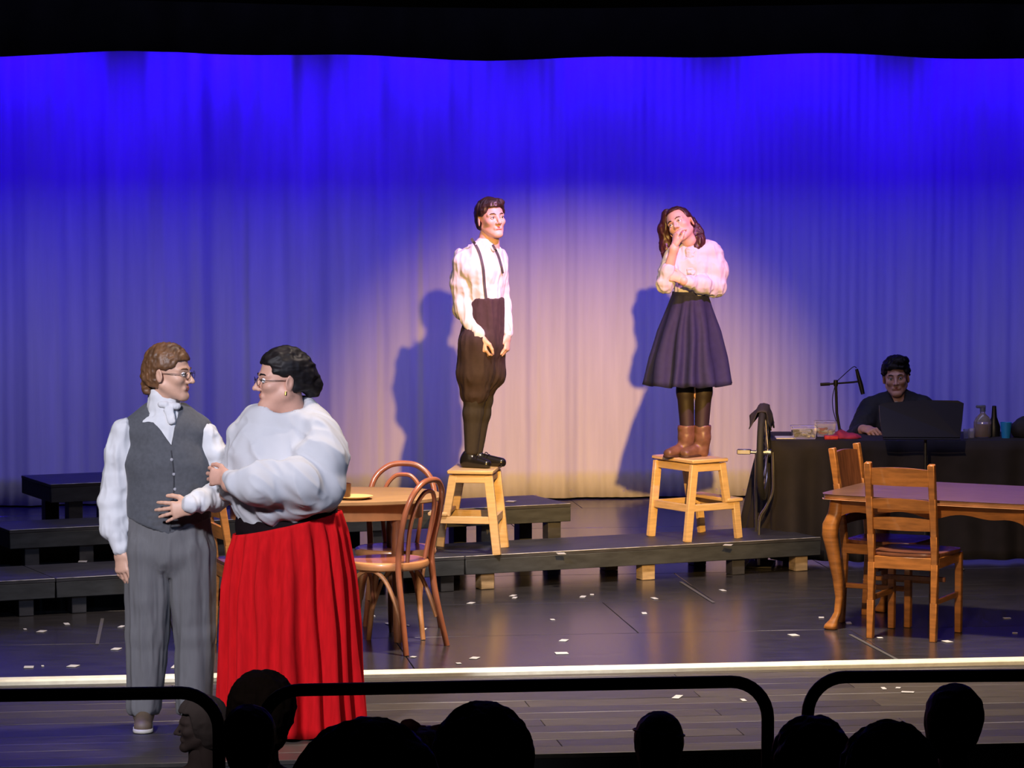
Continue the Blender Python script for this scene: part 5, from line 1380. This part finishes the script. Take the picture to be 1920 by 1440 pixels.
# ---- audience --------------------------------------------------------------------
M_askin = mat('audience_skin', (0.30, 0.20, 0.15), 0.6)
M_aclothes = [mat('audience_clothes_%d' % i, c, 0.9) for i, c in enumerate([(0.012, 0.012, 0.014), (0.02, 0.012, 0.012), (0.010, 0.012, 0.02)])]
M_agrey = mat('greying_hair', (0.035, 0.034, 0.036), 0.7)
M_bow = mat('dark_red_bow', (0.10, 0.012, 0.014), 0.7)
def spectator(px, top_py, Y, zfloor, label, hair_m, width=0.20, skin=None, yaw=180, roll=0, hair=True, extra=None, cl=0, band=False, hh=0.0):
    """a seated person seen from behind, on a plain auditorium seat"""
    t = at_y(px, top_py, Y)
    k = width / 0.20
    e = empty('person', (t.x, Y, zfloor), label, 'person', 'audience heads at the bottom of the frame')
    ht = t.z - zfloor
    hk = 0.98 * min(k, 1.05) if k < 1.06 else 1.0
    pad = (width - 0.160 * hk) / 2
    hz = ht - 0.118 * hk - min(pad, 0.05)
    hd = Head((0, -0.01, hz), yaw=yaw, pitch=0, roll=roll, scale=hk)
    sh = hz - 0.235 * hk; kk = hk
    def prim(F):
        F.econe((0, 0.02, 0.50), (0, 0.0, sh - 0.10), (0.15 * kk, 0.11 * kk), (0.16 * kk, 0.11 * kk)); F.econe((0, 0, sh - 0.1), (0, 0, sh - 0.02), (0.16 * kk, 0.11 * kk), (0.14 * kk, 0.08 * kk))
        F.cone((0, 0, sh - 0.02), (0, -0.005, hz - 0.05), 0.055 * kk, 0.052 * kk)
        for sx in (-1, 1):
            F.chain([(sx * 0.19 * kk, 0, sh - 0.05), (sx * 0.23 * kk, 0.0, sh - 0.30), (sx * 0.11 * kk, 0.24, 0.60)], [0.055 * kk, 0.045 * kk, 0.032 * kk])
            F.chain([(sx * 0.09, 0, 0.52), (sx * 0.11, 0.40, 0.51), (sx * 0.11, 0.40, 0.06)], [0.085, 0.065, 0.045])
    core_h = hd.skin()
    F = SDF((-0.4, -0.35, -0.02), (0.4, 0.6, ht + 0.05), 0.014); prim(F); V, Q = F.mesh()
    V, Q = join([(V, Q), core_h]); o = link_mesh('body', np_mesh('body', V, Q, skin or M_askin), e)
    F = SDF((-0.4, -0.35, 0.0), (0.4, 0.6, ht), 0.014)
    F.econe((0, 0.02, 0.50), (0, 0.0, sh - 0.10), (0.175 * kk, 0.135 * kk), (0.185 * kk, 0.13 * kk)); F.econe((0, 0, sh - 0.1), (0, 0, sh - 0.035), (0.185 * kk, 0.13 * kk), (0.15 * kk, 0.09 * kk))
    for sx in (-1, 1):
        F.chain([(sx * 0.19 * kk, 0, sh - 0.05), (sx * 0.23 * kk, 0.0, sh - 0.30), (sx * 0.13 * kk, 0.20, 0.61)], [0.07 * kk, 0.06 * kk, 0.045 * kk], 0.03)
        F.chain([(sx * 0.09, 0, 0.53), (sx * 0.11, 0.40, 0.52), (sx * 0.11, 0.40, 0.08)], [0.10, 0.08, 0.06], 0.03)
    F.cut((0, 0, 0.0), (0, 0, -1))
    sdf_part('clothes', F, M_aclothes[cl], e)
    if hair:
        p = pad / hk
        def hb(F):
            F.ell((0, 0.016, 0.040), (0.076 + p, 0.096 + p, 0.084 + p), k=0.01); F.ell((0, 0.045, -0.02), (0.066 + p * 0.9, 0.055 + p, 0.08 + p + hh), k=0.03)
            F.carve([((0, -0.048, 0.066), (0, 0, 1)), ((0, -0.035, 0), (0, 1, 0.25))])
        hd.hair('hair', hair_m, e, hb, 0.003 if k < 1.1 else 0.006, (30, 30, 20), seed=int(px))
    if extra: extra(e, hd, pad)
    seat = empty('auditorium_seat', (t.x, Y + 0.02, zfloor), 'dark seat under the ' + label.split(',')[0].replace(' beside the large round head', ''), 'seat', 'dark auditorium seats')
    MB().box((0, 0.10, 0.40), (0.46, 0.46, 0.05), 0.01).build('seat_pad', M_carpet, seat)
    MB().box((0, -0.20, 0.62), (0.46, 0.05, 0.36), 0.01).build('seat_back', M_carpet, seat)
    for sx in (-1, 1): MB().box((sx * 0.20, 0.04, 0.19), (0.04, 0.42, 0.38), 0.004).build('seat_side', M_black, seat)
    return e
def headband(e, hd, pad):
    w = 0.078 + pad / hd.k
    pts = [(math.sin(a) * w, 0.022 + 0.10 * math.sin(a) * 0.2 + 0.012, 0.036 + math.cos(a) * (w + 0.012)) for a in np.linspace(-1.75, 1.75, 24)]
    pts = [(x, y + 0.05, z - 0.0) for x, y, z in pts]
    ring = []
    for a in np.linspace(0, 2 * math.pi, 40, endpoint=False):
        ring.append((math.cos(a) * (0.080 + pad / hd.k), 0.016 + math.sin(a) * (0.100 + pad / hd.k), 0.062 + 0.012 * math.cos(a) + 0.012 * math.sin(a)))
    mb = MB().tube(ring, 0.004, 6, closed=True, flat=(1, 1.3)); mb.v = [tuple(p) for p in hd.tr(mb.v)]
    mb.build('headband', mat('grey_band', (0.14, 0.14, 0.14), 0.5), e)
def bow(e, hd, pad):
    F = SDF((-0.16, -0.1, 0.03), (0.16, 0.14, 0.22), 0.005)
    F.ell((-0.065, 0.02, 0.128), (0.055, 0.02, 0.028), k=0.01); F.ell((0.055, 0.02, 0.140), (0.045, 0.022, 0.034), np.array(Ry(-25)), k=0.01); F.ell((0, 0.02, 0.125), (0.02, 0.022, 0.022), k=0.01)
    V, Q = F.mesh(); V = wrinkle(V, Q, 0.004, (40, 40, 40), 2)
    link_mesh('hair_bow', np_mesh('hair_bow', hd.tr(V), Q, M_bow), e)
def side_tail(e, hd, pad):
    F = SDF((-0.2, -0.05, -0.1), (0.2, 0.2, 0.2), 0.005); F.cone((-0.07, 0.06, 0.05), (-0.135, 0.06, 0.060), 0.022, 0.008)
    V, Q = F.mesh(); link_mesh('hair_tuft', np_mesh('hair_tuft', hd.tr(V), Q, M_hair_black), e)
spectator(905, 1322, 7.8, 0.0, 'large round dark head, the biggest silhouette left of centre', M_hair_black, 0.235, hh=0.05)
spectator(690, 1358, 5.6, 0.35, 'broad black head low in the frame under the red skirt hem', M_hair_black, 0.265, hh=0.05, cl=1)
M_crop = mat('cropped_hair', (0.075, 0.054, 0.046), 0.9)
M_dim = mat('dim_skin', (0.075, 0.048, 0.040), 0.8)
spectator(796, 1362, 12.2, -0.62, 'small head wearing a dark red hair bow beside the large round head', M_hair_dark, 0.185, extra=bow, cl=1)
spectator(1235, 1335, 12.3, -0.62, 'small head with a thin pale headband alone at centre right', M_hair_black, 0.185, extra=headband, hh=0.02)
spectator(1522, 1345, 9.4, -0.3, 'round dark head with a hair tuft sticking out, behind the right rail post', M_hair_black, 0.222, extra=side_tail, hh=0.03)
spectator(1666, 1357, 8.0, 0.0, 'fuzzy greying head low at the right, left of the short-haired tall head', M_agrey, 0.235, hh=0.05, cl=2)
spectator(1792, 1284, 12.2, -0.62, 'short-haired dark head rising to the right rail bar', M_hair_black, 0.215, yaw=155, cl=2)
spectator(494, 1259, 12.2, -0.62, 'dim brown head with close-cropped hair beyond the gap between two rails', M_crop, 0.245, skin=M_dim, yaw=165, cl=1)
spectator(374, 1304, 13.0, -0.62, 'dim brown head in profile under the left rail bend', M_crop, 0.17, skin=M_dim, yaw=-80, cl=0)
spectator(468, 1322, 10.35, -0.3, 'dark tousled head between the rail posts, before the dim brown head', M_hair_black, 0.165, cl=0, hh=0.01)

# ------------------------------------------------------------------ scraps of tape and paper on the floor
M_tape = mat('white_tape', (0.50, 0.49, 0.47), 0.6)
ORD = ['first', 'second', 'third', 'fourth', 'fifth', 'sixth', 'seventh', 'eighth', 'ninth', 'tenth', 'eleventh', 'twelfth', 'thirteenth', 'fourteenth']
def scraps(pts, label, group, z=0.0005):
    pts = sorted(pts)
    for i, (px, py, w, d) in enumerate(pts):
        p = at_z(px, py, z); r_ = random.Random(int(px * 7 + py))
        s = 2.6 / (CAM_H - z) * (py - 262) / 2.6
        o = MB().box((0, 0, 0.0012), (w / s, 0.035 + 0.03 * d, 0.0024), 0.0005).build('tape_scrap', M_tape)
        o.location = p; o.rotation_euler = (0, 0, r_.uniform(-0.35, 0.35))
        tag(o, label + (', %s from the left' % ORD[i] if len(pts) > 1 else ''), 'tape', group)
scraps([(962, 1117, 9, 1), (883, 1131, 11, 1), (1093, 1119, 10, 1), (1227, 1122, 9, 1), (1355, 1107, 9, 1), (1208, 1150, 9, 1), (1036, 1162, 8, 0), (1057, 1201, 14, 1), (1053, 1225, 24, 1), (890, 1234, 15, 1), (860, 1244, 9, 0), (1119, 1249, 8, 0), (965, 1121, 8, 1), (1110, 1115, 7, 0)],
       'white tape scrap on the open dark floor before the front platform', 'tape scraps at centre stage')
scraps([(78, 1184, 14, 1), (125, 1170, 10, 1), (218, 1217, 15, 1), (54, 1251, 18, 1), (137, 1249, 18, 1), (328, 1250, 10, 2), (228, 1175, 9, 1), (80, 1249, 5, 0), (47, 1180, 6, 0)],
       'white tape scrap on the dark floor left of the red skirt', 'tape scraps at stage left')
scraps([(1488, 1191, 16, 1), (1591, 1168, 10, 1), (1540, 1158, 10, 0), (1655, 1101, 6, 1), (1776, 1203, 14, 1), (1650, 1196, 10, 0), (1903, 1187, 10, 0), (1888, 1159, 14, 0)],
       'white tape scrap on the floor under and around the right-hand table', 'tape scraps round the cabriole-leg table')
scraps([(729, 1170, 10, 1), (700, 1155, 6, 0), (795, 1180, 8, 1), (765, 1173, 5, 0), (775, 1232, 10, 0)],
       'white tape scrap among the bentwood chair legs', 'tape scraps under the bentwood chair')
scraps([(1270, 1307, 14, 2), (1394, 1313, 9, 1), (1702, 1298, 24, 0), (1657, 1291, 8, 1), (1684, 1290, 9, 0)],
       'white tape scrap on the pale planked stage front', 'tape scraps on the stage front')
def dash(a, b, label):
    A = at_z(*a, 0.0005); B = at_z(*b, 0.0005); d = B - A
    o = MB().box((0, 0, 0.001), (d.length, 0.018, 0.002), 0.0004).build('tape_strip', mat('faded_tape', (0.075, 0.07, 0.066), 0.6))
    o.location = (A + B) / 2; o.rotation_euler = (0, 0, math.atan2(d.y, d.x)); tag(o, label, 'tape')
dash((192, 1160), (182, 1208), 'thin faded tape line on the floor beside the waistcoat wearer')
dash((1594, 1190), (1688, 1240), 'thin faded tape line on the floor in front of the ladder-back chair')
dash((1276, 1091), (1338, 1130), 'thin faded tape line on the floor near the front platform')
for (x, y, z, lab) in ((958, 940, 0.4, 'white tape scrap on the second row platform'), (1365, 1022, 0.2, 'white tape scrap on the front platform edge by the right stool'), (1052, 1038, 0.2, 'white tape scrap on the front platform edge between the stools'), (155, 1053, 0.2, 'white tape scrap on the lowest platform step at the left')):
    scraps([(x, y, 16, 1)], lab, None, z + 0.0035)
